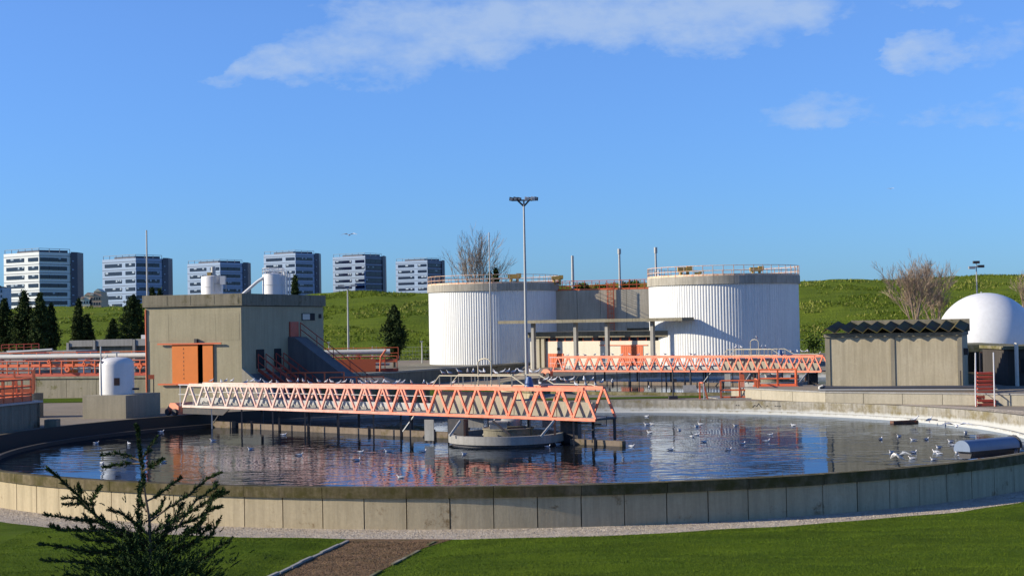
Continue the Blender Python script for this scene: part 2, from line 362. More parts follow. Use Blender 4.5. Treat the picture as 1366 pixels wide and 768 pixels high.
# ================================================================ ground and hill
C1 = Vector((0, 72)); R1 = 25.0; C2 = Vector((21.4, 125)); R2 = 22.4
def gz(x, y):
    h = 1.2*sst(58, 80, y)
    dip = sst(-14, -9.5, x)*(1-sst(-1, 3, x))*sst(100, 116, y)*(1-sst(178, 190, y))
    h *= 1-dip
    d2 = math.hypot(x-C2.x, y-C2.y)
    if d2 < 24.6: h = h*sst(22.6, 24.6, d2)+(-.6)*(1-sst(22.6, 24.6, d2))
    return h+.3*sst(170, 200, y)
pl = [at(464, 721.5, z=.03), at(365, 768, z=.03)]; pr = [at(580, 722, z=.03), at(495, 768, z=.03)]
pl.append(pl[1]+(pl[1]-pl[0])*4); pr.append(pr[1]+(pr[1]-pr[0])*4)
def path_gap(x, y):
    t = (pl[0].y-y)/(pl[0].y-pl[1].y); xl = pl[0].x+(pl[1].x-pl[0].x)*t; xr = pr[0].x+(pr[1].x-pr[0].x)*t
    return max(xl-x, x-xr)
def lz(x, y):
    f = sst(.3, 1.6, path_gap(x, y)) if y < 46 else 1
    f *= sst(27.4, 28.6, math.hypot(x-C1.x, y-C1.y))
    return gz(x, y)+f*(.13+.10*mn.noise(Vector((x*.2, y*.75, 5)))+.05*mn.noise(Vector((x*.8, y*1.5, 9))))
def ring_sheet(name, radii, a0, a1, n, mat, dz, z=gz, c=C1, wob=None):
    vs = []; fs = []; m = n+1
    for i, r in enumerate(radii):
        for j in range(m):
            a = a0+(a1-a0)*j/n; q = r+(wob(i, a) if wob else 0)
            x = c.x+q*math.cos(a); y = c.y+q*math.sin(a); vs.append((x, y, z(x, y)+dz))
    for i in range(len(radii)-1):
        for j in range(n): fs.append((i*m+j, (i+1)*m+j, (i+1)*m+j+1, i*m+j+1))
    b = MB(); b.add(vs, fs); return b.build(name, mat, smooth=60)
radii = [25.05]+[26+i for i in range(0, 62)]+[90, 96, 104, 115, 130, 150, 180, 220, 300, 500, 1000, 2500, 5000]
tag(ring_sheet('ground', radii, 0, 2*PI, 360, M_YARD, 0), kind='structure')
def wob(i, a): return (.25*math.sin(3*a+1)+.12*math.sin(11*a)+.07*math.sin(29*a)+.05*math.sin(53*a))
tag(ring_sheet('gravel_path', [25.1, 26, 27.75], PI, 2*PI+.6, 500, M_GRAVEL, .010), kind='structure')
tag(ring_sheet('lawn', [27.2]+[27.5+.35*i for i in range(38)]+[43, 50, 62], PI+.25, 2*PI-.05, 900, M_LAWN, .022, z=lz, wob=lambda i, a: wob(i, a) if i == 0 else 0), kind='structure')
# reddish grit path across the lawn, edged with thin kerb stones
b = MB(); n = 24
for i in range(n+1):
    t = i/n; a = pl[0].lerp(pl[2], t); c = pr[0].lerp(pr[2], t)
    if i == 0: a = a+Vector((-.1, .5, 0)); c = c+Vector((.5, .45, 0))
    b.v += [tuple(a), tuple(a.lerp(c, .5)), tuple(c)]
    if i: k = 3*(i-1); b.f += [(k, k+3, k+4, k+1), (k+1, k+4, k+5, k+2)]; b.m += [0, 0]
dirt = tag(b.build('dirt_path', M_DIRT), kind='structure')
for side, (q, skip) in enumerate(((pl, 0), (pr, .35))):
    L = (q[2]-q[0]).length; d = (q[2]-q[0]).normalized(); s = 0
    while s < L*.45:
        l = random.uniform(.75, 1.0)
        if not (skip and random.random() < .2):
            hh = random.uniform(.05, .09) if side == 0 else random.uniform(.02, .05)
            bar('kerb_stone', q[0]+d*s+Vector((0, 0, -.02)), q[0]+d*(s+l-.03)+Vector((random.uniform(-.02, .02), 0, -.02)), .09, hh*2, C_GREY if side == 0 else C_MOSSY, dirt)
        s += l
# grass blades standing on the near lawn: nobody could count them
def tufts(name, pts, hs, ws, mat, spread=.35, k=1):
    P = np.repeat(np.array(pts), k, axis=0); m = len(P)
    P[:, :2] += rng.normal(0, .03, (m, 2))*(k > 1)
    ang = rng.uniform(0, 2*PI, m); h = rng.uniform(hs*.5, hs, m); w = rng.uniform(ws*.5, ws, m)
    lean = rng.normal(0, spread, (m, 2))*h[:, None]
    dx = np.stack([np.cos(ang)*w/2, np.sin(ang)*w/2, np.zeros(m)], 1)
    V = np.empty((m, 3, 3)); V[:, 0] = P-dx; V[:, 1] = P+dx; V[:, 2] = P+np.stack([lean[:, 0], lean[:, 1], h], 1)
    me = bpy.data.meshes.new(name); me.vertices.add(m*3); me.vertices.foreach_set('co', V.ravel())
    me.loops.add(m*3); me.loops.foreach_set('vertex_index', np.arange(m*3)); me.polygons.add(m)
    me.polygons.foreach_set('loop_start', np.arange(m)*3); me.polygons.foreach_set('loop_total', np.full(m, 3))
    me.materials.append(mat); me.update(calc_edges=True)
    o = bpy.data.objects.new(name, me); COL.objects.link(o); return o
pts = []
def on_path(x, y):
    for i in (0,):
        t = (pl[0].y-y)/(pl[0].y-pl[1].y)
        xl = pl[0].x+(pl[1].x-pl[0].x)*t; xr = pr[0].x+(pr[1].x-pr[0].x)*t
        return xl-.12 < x < xr+.1
while len(pts) < 170000:
    x = random.uniform(-15, 18); y = 35.5+random.random()**1.3*17
    r = math.hypot(x-C1.x, y-C1.y); a = math.atan2(y-C1.y, x-C1.x)
    if r < 27.25+wob(0, a)+random.uniform(-.06, .2) or on_path(x, y) or r > 38.5: continue
    pts.append((x, y, .02+lz(x, y)))
gp = []
while len(gp) < 70000:
    a = random.uniform(PI+.1, 2*PI+.35); r = random.uniform(25.3, 27.5); gp.append((C1.x+r*math.cos(a), C1.y+r*math.sin(a), gz(C1.x+r*math.cos(a), C1.y+r*math.sin(a))+.008))
tag(tufts('gravel_stones', gp, .022, .045, M_STONE, 1.2), 'loose pale gravel on the path round the basin', 'gravel', kind='stuff')
gp = []
for _ in range(14000):
    u, v = random.random()*.45, random.random(); p = pl[0].lerp(pl[2], u).lerp(pr[0].lerp(pr[2], u), v); gp.append(tuple(p))
tag(tufts('grit_stones', gp, .02, .04, M_STONED, 1.2), 'loose reddish grit and stones on the path across the lawn', 'gravel', kind='stuff')
go = tufts('lawn_grass', pts, .042, .014, M_BLADE, .5)
tag(go, 'short mown green grass in front of the round basin', 'grass', kind='stuff')
# grassy hill behind the works
cx = [-800, -200, 0, 80, 165, 190, 430, 500, 570, 700, 790, 1065, 1130, 1200, 1250, 1366, 1600, 2300]
cy = [430, 416, 412, 409.5, 409.5, 406, 391.5, 388.5, 390.5, 383, 379, 374, 371.5, 373, 369.5, 366, 366, 372]
YC = 262.0
nx, ny = 260, 70; vs = []; fs = []
ys = [196+(YC+2-196)*(j/44) for j in range(45)]+[YC+2+3*1.22**k for k in range(ny-45)]
for j, y in enumerate(ys):
    for i in range(nx+1):
        px = -800+3100*i/nx; x = at(px, 400, Y=YC).x*(y/YC if y < YC+30 else 1+(y-YC)/YC)
        crest = at(px, float(np.interp(px, cx, cy)), Y=YC).z
        z0 = 1.3; t = (y-204)/(YC-204)
        z = z0+(crest-z0)*(max(0, t)**.9 if t < 1 else 1)
        if y > YC: z = crest-.012*(y-YC)
        bz = mn.noise(Vector((x*.09, y*.09, 0)))*.8+mn.noise(Vector((x*.3, y*.3, 3)))*.35
        z += bz*min(1, max(0, t*3))*.55*(1 if y <= YC+8 else .4)
        if t < 0: z = z0-.2+t*4
        vs.append((x, y, z))
for j in range(len(ys)-1):
    for i in range(nx): k = j*(nx+1)+i; fs.append((k, k+1, k+nx+2, k+nx+1))
b = MB(); b.add(vs, fs); tag(b.build('hill', M_HILL, smooth=80), kind='structure')
HV = vs
pts = []; pts2 = []
for _ in range(120000):
    j = random.randrange(1, 45); i = random.randrange(1, nx-1); k = j*(nx+1)+i
    a = Vector(HV[k]); c = Vector(HV[k+nx+2]); q = Vector(HV[k+1]); u, v = random.random(), random.random()
    p = a+(q-a)*u+(Vector(HV[k+nx+1])-a)*v
    w = mn.noise(Vector((p.x*.06, p.y*.12, 7)))+.6*mn.noise(Vector((p.x*.25, p.y*.3, 1)))
    if w > 0 and -90 < p.x < 100: (pts if (random.random() < .9 if mn.noise(Vector((p.x*.05+9, p.y*.1, p.z*.3))) < .18 else random.random() < .35) else pts2).append(tuple(p-Vector((0, 0, .05))))
tag(tufts('hill_grass', pts, .34, .22, M_HILL, .5, 2), 'rough green grass and weeds covering the hill', 'grass', kind='stuff')
tag(tufts('hill_weeds', pts2, .5, .22, M_WEED, .5, 2), 'pale flowering weeds among the hill grass', 'weeds', kind='stuff')

# ================================================================ round basins
def basin(label, c, R, ztop, zbase, n, zw, rin, group=None, cope_mat=C_COPE):
    t = thing('settling_basin', label, 'water basin', (c.x, c.y, 0), group)
    da = 2*PI/n; g = .016/R
    def seg(r0, r1, z0, z1, a, k=3):
        m = MB(); vs = []
        for j in range(k+1):
            an = a*j/k
            for r in (r0, r1):
                for z in (z0, z1): vs.append((r*math.cos(an), r*math.sin(an), z))
        fs = []
        for j in range(k):
            q = 4*j; fs += [(q, q+4, q+5, q+1), (q+2, q+3, q+7, q+6), (q+1, q+5, q+7, q+3), (q, q+2, q+6, q+4)]
        fs += [(0, 1, 3, 2), (4*k, 4*k+2, 4*k+3, 4*k+1)]
        return m.add(vs, fs)
    p = seg(R+.02, R+.22, zbase, ztop-.33, da-g*2).build('wall_panel', C_POND, t, local=True)
    for i in range(1, n):
        q = p.copy(); COL.objects.link(q); q.parent = t; q.rotation_euler = (0, 0, i*da); 
        q.location = (random.uniform(-.006, .006), random.uniform(-.006, .006), 0)
    cseg = seg(R-.04, R+.30, ztop-.33, ztop, 2*da-g).build('coping', cope_mat, t, local=True)
    for i in range(1, n//2):
        q = cseg.copy(); COL.objects.link(q); q.parent = t; q.rotation_euler = (0, 0, i*2*da); q.location = (0, 0, random.uniform(-.006, .006))
    m = MB(); m.lathe([(R+.10, zbase), (R+.10, ztop-.34), (R-.06, ztop-.34)], n=n*2); m.build('joint_fill', C_DARK, t, local=True)
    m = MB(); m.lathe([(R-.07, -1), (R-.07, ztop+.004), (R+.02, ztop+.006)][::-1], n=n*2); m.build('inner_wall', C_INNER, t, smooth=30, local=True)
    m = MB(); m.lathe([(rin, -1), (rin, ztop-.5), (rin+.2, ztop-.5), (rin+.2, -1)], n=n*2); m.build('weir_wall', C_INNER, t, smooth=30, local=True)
    m = MB(); m.lathe([(rin+.1, .36), (R-.05, .36)], n=n*2); m.build('launder_floor', M_FLOOR, t, local=True)
    m = MB(); m.v = [(0, 0, zw)]+[((rin+.02)*math.cos(2*PI*j/128), (rin+.02)*math.sin(2*PI*j/128), zw) for j in range(128)]
    m.f = [(0, 1+j, 1+(j+1) % 128) for j in range(128)]; m.m = [0]*128
    w = m.build('water', M_WATER, None, local=True); w.location = (c.x, c.y, 0); tag(w, kind='structure')
    return t
B1 = basin('large round concrete basin with mossy coping, full of dark water, in the foreground', C1, R1, 1.3, -.1, 118, .62, R1-1.75, 'round settling basins')
B2 = basin('farther round concrete basin under the second orange bridge, in front of the white tanks', C2, R2, 1.3, -.7, 100, .62, R2-1.6, 'round settling basins', C_MOSSY)
# painted scrawl on the far inside of the near basin
def wallpt(px, z):
    k = (px-683)/FPX; r = R1-.078; A = 1+k*k; B = -2*C1.y; Cc = C1.y**2-r*r
    y = (-B+math.sqrt(B*B-4*A*Cc))/(2*A); return Vector((k*y, y-.0, z))
m = MB()
m.tube([wallpt(px, z) for px, z in ((1000.5, .92), (1003.5, 1.06), (1006, .98), (1008.5, 1.16), (1012, .94))], .025, 4)
for px in (978, 981, 1019, 1030, 1033, 1036): m.tube([wallpt(px, 1.0), wallpt(px+1.3, 1.05), wallpt(px+2, 1.0)], .018, 4)
m.build('painted_scrawl', M_DARK, B1)
# low planter-like scraps of grass and slabs between the basins
def sheet(name, pxs, z, mat, kind='structure', dz=0):
    b = MB(); b.v = [tuple(at(px, py, z=z)+Vector((0, 0, dz))) for px, py in pxs]; b.f = [tuple(range(len(pxs)))]; b.m = [0]
    return tag(b.build(name, mat), kind=kind)
def verge(name, poly, mat, dz=.03, step=1.2, zf=gz):
    """grass sheet that follows the ground inside a world-space quad"""
    a, b_, c, d = [Vector(p) for p in poly]; n = 14; m = MB()
    for i in range(n+1):
        for j in range(n+1):
            p = a.lerp(b_, i/n).lerp(d.lerp(c, i/n), j/n); m.v.append((p.x, p.y, zf(p.x, p.y)+dz))
    for i in range(n):
        for j in range(n): k = i*(n+1)+j; m.f.append((k, k+n+1, k+n+2, k+1)); m.m.append(0)
    return tag(m.build(name, mat), kind='structure')
verge('grass_verge', [(-37, 108), (-22.6, 108), (-22.4, 114.6), (-37, 114.6)], M_LAWN)
verge('grass_verge', [(-9, 134), (0, 134), (0, 146), (-9, 146)], M_LAWN)
verge('grass_verge', [(28.5, 80.2), (34, 76), (36, 78), (28.5, 82.6)], M_LAWN)
verge('grass_verge', [(2, 99), (13, 99), (13, 101.5), (1, 101.5)], M_LAWN)

M_SALMON = paint('drive_housing_paint', (.85, .30, .17), (.6, .2, .12), .2, .6)
# ================================================================ scraper bridges
def bridge(label, A, B, zb0, zb1, h0, h1, n, w, mat, group, lit_from, beams):
    A = Vector(A); B = Vector(B); d2 = (B-A); L = d2.length; d2 = d2/L; nv = Vector((-d2.y, d2.x))
    t = thing('scraper_bridge', label, 'footbridge', (A.x, A.y, 0), group)
    def F(s, off, hz, top=False):     # s in 0..1, off across, hz above bottom chord (0..1 of truss height)
        p = A+d2*(L*s)+nv*off
        zb = zb0+(zb1-zb0)*s; h = h0+(h1-h0)*s
        return Vector((p.x, p.y, zb+h*hz))
    ov = .35/n
    for off, sh in ((0, 0), (w, .5)):
        bar('top_chord', F(.5/n if not sh else 0, off, 1), F(1-.5/n, off, 1), .13, .17, mat, t)
        bar('bottom_chord', F(0, off, 0), F(1, off, 0), .11, .13, mat, t)
        for i in range(n):
            a = (i+sh*0)/n; m_ = (i+.5)/n; c = (i+1)/n
            bar('diagonal', F(a, off, .03), F(m_-.04/n, off, .97), .10, .10, mat, t)
            bar('diagonal', F(m_+.04/n, off, .97), F(c, off, .03), .10, .10, mat, t)
    for i in range(0, n+1, 2):
        bar('cross_member', F(i/n, 0, -.02), F(i/n, w, -.02), .08, .08, mat, t)
    b = MB(); b.extr([F(0, .1, .03), F(1, .1, .03), F(1, w-.1, .03), F(0, w-.1, .03)], (0, 0, .04)); b.build('deck', C_GREY, t)
    # trough with triangular brackets along the far half, tall pale boards over the centre
    b = MB(); s0, s1 = .0, lit_from
    b.extr([F(s0, w-.25, .08), F(s1, w-.25, .08), F(s1, w-.25, .36), F(s0, w-.25, .36)], (*(nv*.04), 0)); b.build('trough', M_GALV, t)
    for i in range(int(n*lit_from)):
        q = MB(); q.extr([F((i+.35)/n, w-.55, .05), F((i+.95)/n, w-.55, .05), F((i+.8)/n, w-.55, .22), F((i+.65)/n, w-.55, .14), F((i+.5)/n, w-.55, .22)], (*(nv*.06), 0)); q.build('trough_bracket', C_GREY, t)
    k = int(n*lit_from)+1; m_ = k
    while m_ < n-1:
        e = min(n-.3, m_+2); top = .86 if m_ < k+4 else .56
        q = MB(); q.extr([F(m_/n, .45, .04), F((e-.03)/n, .45, .04), F((e-.03)/n, .45, top), F(m_/n, .45, top)], (*(nv*.06), 0)); q.build('side_board', C_LIGHT, t); m_ += 2
    b = MB(); b.tube([F(.0, w-.1, .62), F(lit_from, w-.1, .62)], .02, 5); b.build('inner_rail', M_WHITEP, t)
    b = MB(); b.tube([F(-.015, .05, 1), F(.04, .05, 1)], .03, 5); b.tube([F(-.015, .05, .55), F(.06, .05, .55)], .02, 5); b.tube([F(-.01, .05, .0), F(-.01, .05, 1)], .025, 5); b.tube([F(.03, .05, .0), F(.03, .05, 1)], .02, 5); b.build('end_rail', M_WHITEP, t)
    # hanging scraper posts
    for i in range(1, n+1):
        if i % 2 == 0:
            bar('scraper_post', F(i/n, .02, -.02), F(i/n, .02, 0)-Vector((0, 0, 2.4)), .075, .075, M_DARK if i > 3 else M_GALV, t)
        if i % 3 == 1:
            bar('scraper_post', F(i/n, w, -.02), F(i/n, w, 0)-Vector((0, 0, 2.4)), .13, .13, M_DARK, t)
    for s in (.12, .62, .80):
        bar('brace', F(s, .05, 0), F(s-.03, .05, 0)-Vector((0, 0, .9)), .05, .05, M_GALV if s > .5 else M_DARK, t)
    for s0, s1, z0, z1 in beams:
        b = MB(); p = F(s0, w*.5, 0); q = F(s1, w*.5, 0); b.slab((p.x, p.y), (q.x, q.y), .28, z0, z1); b.build('scum_beam', C_BOARD, t)
        m = int((s1-s0)*n/1.6)
        for i in range(m):
            s = s0+(s1-s0)*(i+.5)/m; p = F(s, w*.5-.05, 0); bar('hanger', (p.x, p.y, z0-.3), (p.x, p.y, zb0-.05 if i % 2 else z1+.12), .10, .06, M_DARK, t)
    # end carriage on the rim
    c0 = F(-.028, w*.5, 0); e = Vector((*d2, 0)); s_ = Vector((*nv, 0))
    prof = [(-.62, -.50), (-.62, -.12), (-.32, .16), (.12, .16), (.42, -.02), (.42, -.50)]
    b = MB(); b.extr([c0+e*u+Vector((0, 0, v))-s_*.75 for u, v in prof], s_*.75*2); b.build('drive_housing', M_SALMON, t)
    b = MB(); b.extr([F(.0, .0, -.35), F(.12, 0, -.35), F(.14, 0, -.05), F(0, 0, -.05)], s_*.08); b.build('end_beam', M_DARK, t)
    for u in (-.4, .25):
        b = MB(); p = c0+e*u-s_*.95+Vector((0, 0, -.36)); b.tube([p, p+s_*.15], .2, 12); b.build('wheel', M_DARK, t, smooth=40)
    # handrails, ladder loop and platform over the centre
    def hr(off, s0, s1, s2, s3, dz, s4=None):
        a = F(s0, off, 1); b_ = F(s1, off, 1)+Vector((0, 0, dz)); c = F(s2, off, 1)+Vector((0, 0, dz)); d = F(s3, off, 1)
        m = MB(); m.tube([a, b_, c, d+Vector((0, 0, .12 if s4 else 0))]+([F(s4, off, 1)+Vector((0, 0, .12)), F(s4+.02, off, 1)] if s4 else []), .028, 6)
        m.tube([F(s1, off, 1)+Vector((0, 0, dz*.12)), F(s2, off, 1)+Vector((0, 0, dz*.12))], .022, 6)
        ro = m.build('handrail', M_CREAMRAIL, t); k = max(2, int((s2-s1)*L/1.05))
        for i in range(k+1):
            p = F(s1+(s2-s1)*i/k, off, 1); bar('post', p, p+Vector((0, 0, dz)), .05, .05, M_CREAMRAIL, ro)
    return t, F
C_BOARD = concrete('scum_beam_concrete', (.26, .21, .16), (.33, .27, .21), .35, .3, (.12, .1, .04))
t1, F1 = bridge('long salmon orange lattice bridge with gulls, over the near basin', (-19.09, 88), (3.68, 69), 1.83, 1.83, 1.22, 1.37, 23, 1.5, M_TRUSS, 'lattice bridges over the basins', .63,
        [(.055, .115, .56, 1.0), (.135, .76, .6, .92), (.93, 1.03, .6, .86)])
t2, F2 = bridge('farther orange lattice bridge over the second basin, in front of the white tanks', (3.6, 139), (24.7, 122.4), 1.83, 1.93, 1.23, 1.2, 23, 1.5, M_TRUSS2, 'lattice bridges over the basins', .63,
        [(.05, .75, .6, .9), (.9, 1.02, .6, .86)])
def centre_rails(t, F, n):
    def rail(off, x, dz, tail):
        s0, s1, s2, s3 = x
        P = [F(s0, off, 1.03), F(s1, off, 1)+Vector((0, 0, dz)), F(s2, off, 1)+Vector((0, 0, dz)), F(s3, off, 1)+Vector((0, 0, .1 if not tail else .16))]
        if tail: P += [F(tail, off, 1)+Vector((0, 0, .16)), F(tail+.02, off, 1)]
        m = MB(); m.tube(P, .028, 6); m.tube([F(s1-.01, off, 1)+Vector((0, 0, .1)), F(s2, off, 1)+Vector((0, 0, .1))], .02, 6)
        ro = m.build('handrail', M_CREAMRAIL, t)
        k = 6
        for i in range(k+1):
            p = F(s1+(s2-s1)*i/k, off, 1); bar('post', p, p+Vector((0, 0, dz)), .05, .05, M_CREAMRAIL, ro)
    rail(0, (.66, .678, .835, .865), .60, None)
    rail(1.5, (.655, .675, .85, .88), .60, .955)
    lp = MB(); p = F(.755, .3, 1); q = F(.783, .3, 1); z = Vector((0, 0, 1))
    lp.tube([p, p+z*1.25, p.lerp(q, .2)+z*1.38, p.lerp(q, .5)+z*1.43, p.lerp(q, .8)+z*1.38, q+z*1.25, q], .032, 6); lp.build('ladder_loop', M_CREAMRAIL, t, smooth=60)
    m = MB(); p = F(.845, .9, 1); m.lathe([(0, .55), (.12, .52), (.2, .2), (.24, 0), (0, 0)][::-1], c=tuple(p), n=12); m.build('motor_cover', M_BLUE, t, smooth=50)
centre_rails(t1, F1, 23); centre_rails(t2, F2, 23)
# dangling pipework at the outer end
b = MB()
e = F1(1, 0, 0); b.tube([F1(1.0, .8, .1), F1(1.0, .8, 0)-Vector((0, 0, .3)), F1(.98, .6, 0)-Vector((0, 0, .3)), F1(.98, .6, 0)-Vector((0, 0, .5)), F1(.965, .5, 0)-Vector((0, 0, .5)), F1(.965, .5, 0)-Vector((0, 0, .95))], .025, 6)
b.tube([F1(.92, 1.2, -.2), F1(.98, 1.2, -.2)], .03, 5); b.build('scum_pipe', M_DARK, t1)
b = MB(); b.extr([F1(.97, .0, -.02), F1(1.002, 0, -.02), F1(1.002, 1.5, -.02), F1(.97, 1.5, -.02)], (0, 0, .08)); b.build('end_platform', M_DARK, t1)
bar('scraper_post', F1(1.0, 1.42, -.02), F1(1.0, 1.42, 0)-Vector((0, 0, 2.4)), .13, .13, M_DARK, t1)
# centre piers
def pier(label, c, zf):
    t = thing('centre_pier', label, 'concrete pier', (c[0], c[1], .6), 'piers at the basin centres')
    b = MB(); b.lathe([(2.5, .2), (2.5, 1.12), (2.72, 1.12), (2.72, .74), (2.6, .74)][::-1], c=(c[0], c[1], 0), n=64); b.build('ring_trough', C_GREY, t, smooth=30)
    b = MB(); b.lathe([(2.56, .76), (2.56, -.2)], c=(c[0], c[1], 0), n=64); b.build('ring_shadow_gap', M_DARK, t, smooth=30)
    b = MB(); b.lathe([(0, 1.36), (1.22, 1.36), (1.22, 1.30), (1.17, 1.30), (1.17, -.2)], c=(c[0]+.1, c[1], 0), n=48); b.build('drum', C_DARK, t, smooth=30)
    b = MB(); b.lathe([(0, 1.78), (.45, 1.78), (.5, 1.7), (.5, 1.45)], c=(c[0]+.25, c[1], 0), n=24); b.build('turntable', C_GREY, t, smooth=30)
    b = MB(); b.box((c[0]-.75, c[1]-.9, 1.364), (c[0]+.05, c[1]-.1, 1.64)); b.box((c[0]-.8, c[1]-.95, 1.64), (c[0]+.1, c[1]-.05, 1.70)); b.build('bearing_block', C_GREY, t)
    for name, x0, x1, z0, z1, yo in (('baffle_column', -2.75, -2.0, .7, 1.78, .4), ('baffle_column', 2.55, 3.35, .5, 1.75, -.3), ('baffle_plate', -3.9, -3.45, .75, 1.75, .9), ('baffle_plate', -1.95, -1.1, 1.25, 1.75, 2.2), ('baffle_plate', 1.75, 2.4, 1.2, 1.55, 2.0)):
        b = MB(); b.slab((c[0]+x0, c[1]+yo), (c[0]+x1, c[1]+yo-.35 if name == 'baffle_column' else c[1]+yo-.2), .5 if name == 'baffle_column' else .05, z0, z1)
        b.build(name, M_DARK if name == 'baffle_column' else C_GREY, t)
    for x0, x1, zt_, mt in ((-2.1, -2.6, 1.8, M_GALV), (2.2, 1.6, 1.8, M_GALV), (-.6, .2, 1.8, M_DARK)):
        bar('strut', (c[0]+x0, c[1]-1.9+x0*-.3, zt_), (c[0]+x1, c[1]-2.1+x0*-.3, 1.12), .09, .09, mt, t)
    for x0 in (-1.9, 2.25): bar('stay', (c[0]+x0, c[1]-1.8, 1.8), (c[0]+x0, c[1]-1.8, 1.1), .09, .09, M_RUST, t)
    return t
pier('round concrete centre pier in a ring trough under the near bridge', (-.4, 72.0), 0)
pier('round centre pier of the farther basin behind the orange platform railing', (21.3, 125.0), 0)
# ================================================================ white digesters and the block between them
M_TOPRAIL = paint('faded_tank_rail_paint', (.78, .30, .14), (.70, .55, .38), .55, .55)
def digester(label, cx, cy, R, z0, z1, a0):
    t = thing('storage_tank', label, 'tank', (cx, cy, z0), 'ribbed white tanks')
    nr = 165; m = MB(); rr = []
    vs = []; fs = []; n = nr*4
    zs = [z0, z0+(z1-z0)*.33, z0+(z1-z0)*.66, z1-.86]
    for z in zs:
        for j in range(n):
            a = 2*PI*j/n; q = R+(.036 if j % 4 in (0, 1) else 0)
            vs.append((cx+q*math.cos(a), cy+q*math.sin(a), z))
    for i in range(3):
        for j in range(n): k = (j+1) % n; fs.append((i*n+j, i*n+k, (i+1)*n+k, (i+1)*n+j))
    m.add(vs, fs); m.build('ribbed_shell', M_WHITE, t)
    pc = 24; g = .0012
    p = MB(); k = 4; da = 2*PI/pc; vs = []; fs = []
    for j in range(k+1):
        an = g+(da-2*g)*j/k
        for r in (R-.1, R+.2):
            for z in (z1-.86-z0, z1-z0): vs.append((r*math.cos(an), r*math.sin(an), z))
    for j in range(k): q = 4*j; fs += [(q, q+4, q+5, q+1), (q+2, q+3, q+7, q+6), (q+1, q+5, q+7, q+3), (q, q+2, q+6, q+4)]
    fs += [(0, 1, 3, 2), (4*k, 4*k+2, 4*k+3, 4*k+1)]
    p.add(vs, fs); po = p.build('band_panel', C_BAND, t, local=True)
    for i in range(1, pc):
        q = po.copy(); COL.objects.link(q); q.parent = t; q.rotation_euler = (0, 0, i*da)
    m = MB(); m.lathe([(R-.05, z1-.12), (0, z1+.15)], c=(cx, cy, 0), n=48); m.build('roof', C_DARK, t)
    pts = [(cx+(R+.12)*math.cos(2*PI*j/48), cy+(R+.12)*math.sin(2*PI*j/48), z1) for j in range(48)]
    railing(pts, 1.05, M_TOPRAIL, t, 1.05, .032, (1, .5), closed=True, kick=.18)
    return t
DL = (at(658, 400, Y=190).x, 190.0); DR = (at(965, 400, Y=165).x, 165.0)
d1 = digester('left of the two ribbed white tanks, half shaded, behind the tall light mast', *DL, 8.0, 1.3, 11.0, 0)
d2 = digester('right of the two ribbed white tanks, nearest to the grey shed, large and round', *DR, 8.0, .4, 10.75, 0)
def machine(label, px, py, Y, s, kind=0):
    c = at(px, py, Y=Y); t = thing('roof_machine', label, 'machinery', tuple(c), 'yellow machines on the tank tops')
    b = MB(); b.box((c.x-.62*s, c.y-.3, c.z+.42*s), (c.x+.62*s, c.y+.3, c.z+.80*s)); b.box((c.x+.2*s, c.y-.35, c.z+.5*s), (c.x+.7*s, c.y+.35, c.z+.9*s)); b.build('motor', M_YELLOW, t)
    b = MB(); b.tube([(c.x-.35*s, c.y, c.z-.2), (c.x-.3*s, c.y, c.z+.5*s)], .16*s, 8); b.tube([(c.x+.35*s, c.y, c.z-.2), (c.x+.3*s, c.y, c.z+.5*s)], .14*s, 8); b.build('legs', M_YELLOW, t)
    b = MB(); b.lathe([(.28*s, 0), (.28*s, .18*s), (0, .18*s)], c=(c.x, c.y, c.z), n=12); b.build('gearbox', M_DARK, t); return t
machine('yellow mixer machine standing on the left white tank, behind the light mast', 686, 377, 186, 1.25)
machine('dark pumping gear at the right rim of the left white tank', 743, 378, 187, 1.1)
machine('yellow mixer machine on the right white tank, the left one of two', 913, 368, 162, 1.15)
machine('small low yellow valve between the two mixers on the right white tank', 931, 368.5, 162, .55)
machine('yellow mixer machine on the right white tank, the right one of two', 1009, 367.5, 163, 1.1)
# platform in front of the left tank with its long dark side wall
t = thing('retaining_wall', 'dark streaked concrete retaining wall with a pale top below the left white tank', 'wall', (-10, 150, 0))
PLAT = [(-60, 148), (-16, 150), (-12.4, 157), (1.8, 183), (4.5, 190), (4, 215), (-60, 215)]
b = MB(); b.prism(PLAT, -.4, 1.32); b.build('platform', C_DARK, t)
for a, c in zip(PLAT[:4], PLAT[1:5]):
    A = Vector((*a, 0)); B_ = Vector((*c, 0)); L = (B_-A).length; n = max(1, int(L/2.6)); d = (B_-A)/L; nv = Vector((d.y, -d.x, 0))
    if a[0] < -50: n = 12; A = Vector((-34, 148.9, 0)); L = (B_-A).length; d = (B_-A)/L
    for i in range(n):
        p = A+d*(L*i/n); q = A+d*(L*(i+1)/n-.04)
        m = MB(); m.slab((p.x, p.y), (q.x, q.y), .12, -.4, 1.30, off=-.12); m.build('wall_panel', C_DARK, t)
    m = MB(); m.slab((A.x, A.y), (B_.x, B_.y), .9, 1.325, 1.52, off=-.2); m.build('wall_cap', C_LIGHT if a[0] > -50 else C_GREY, t)
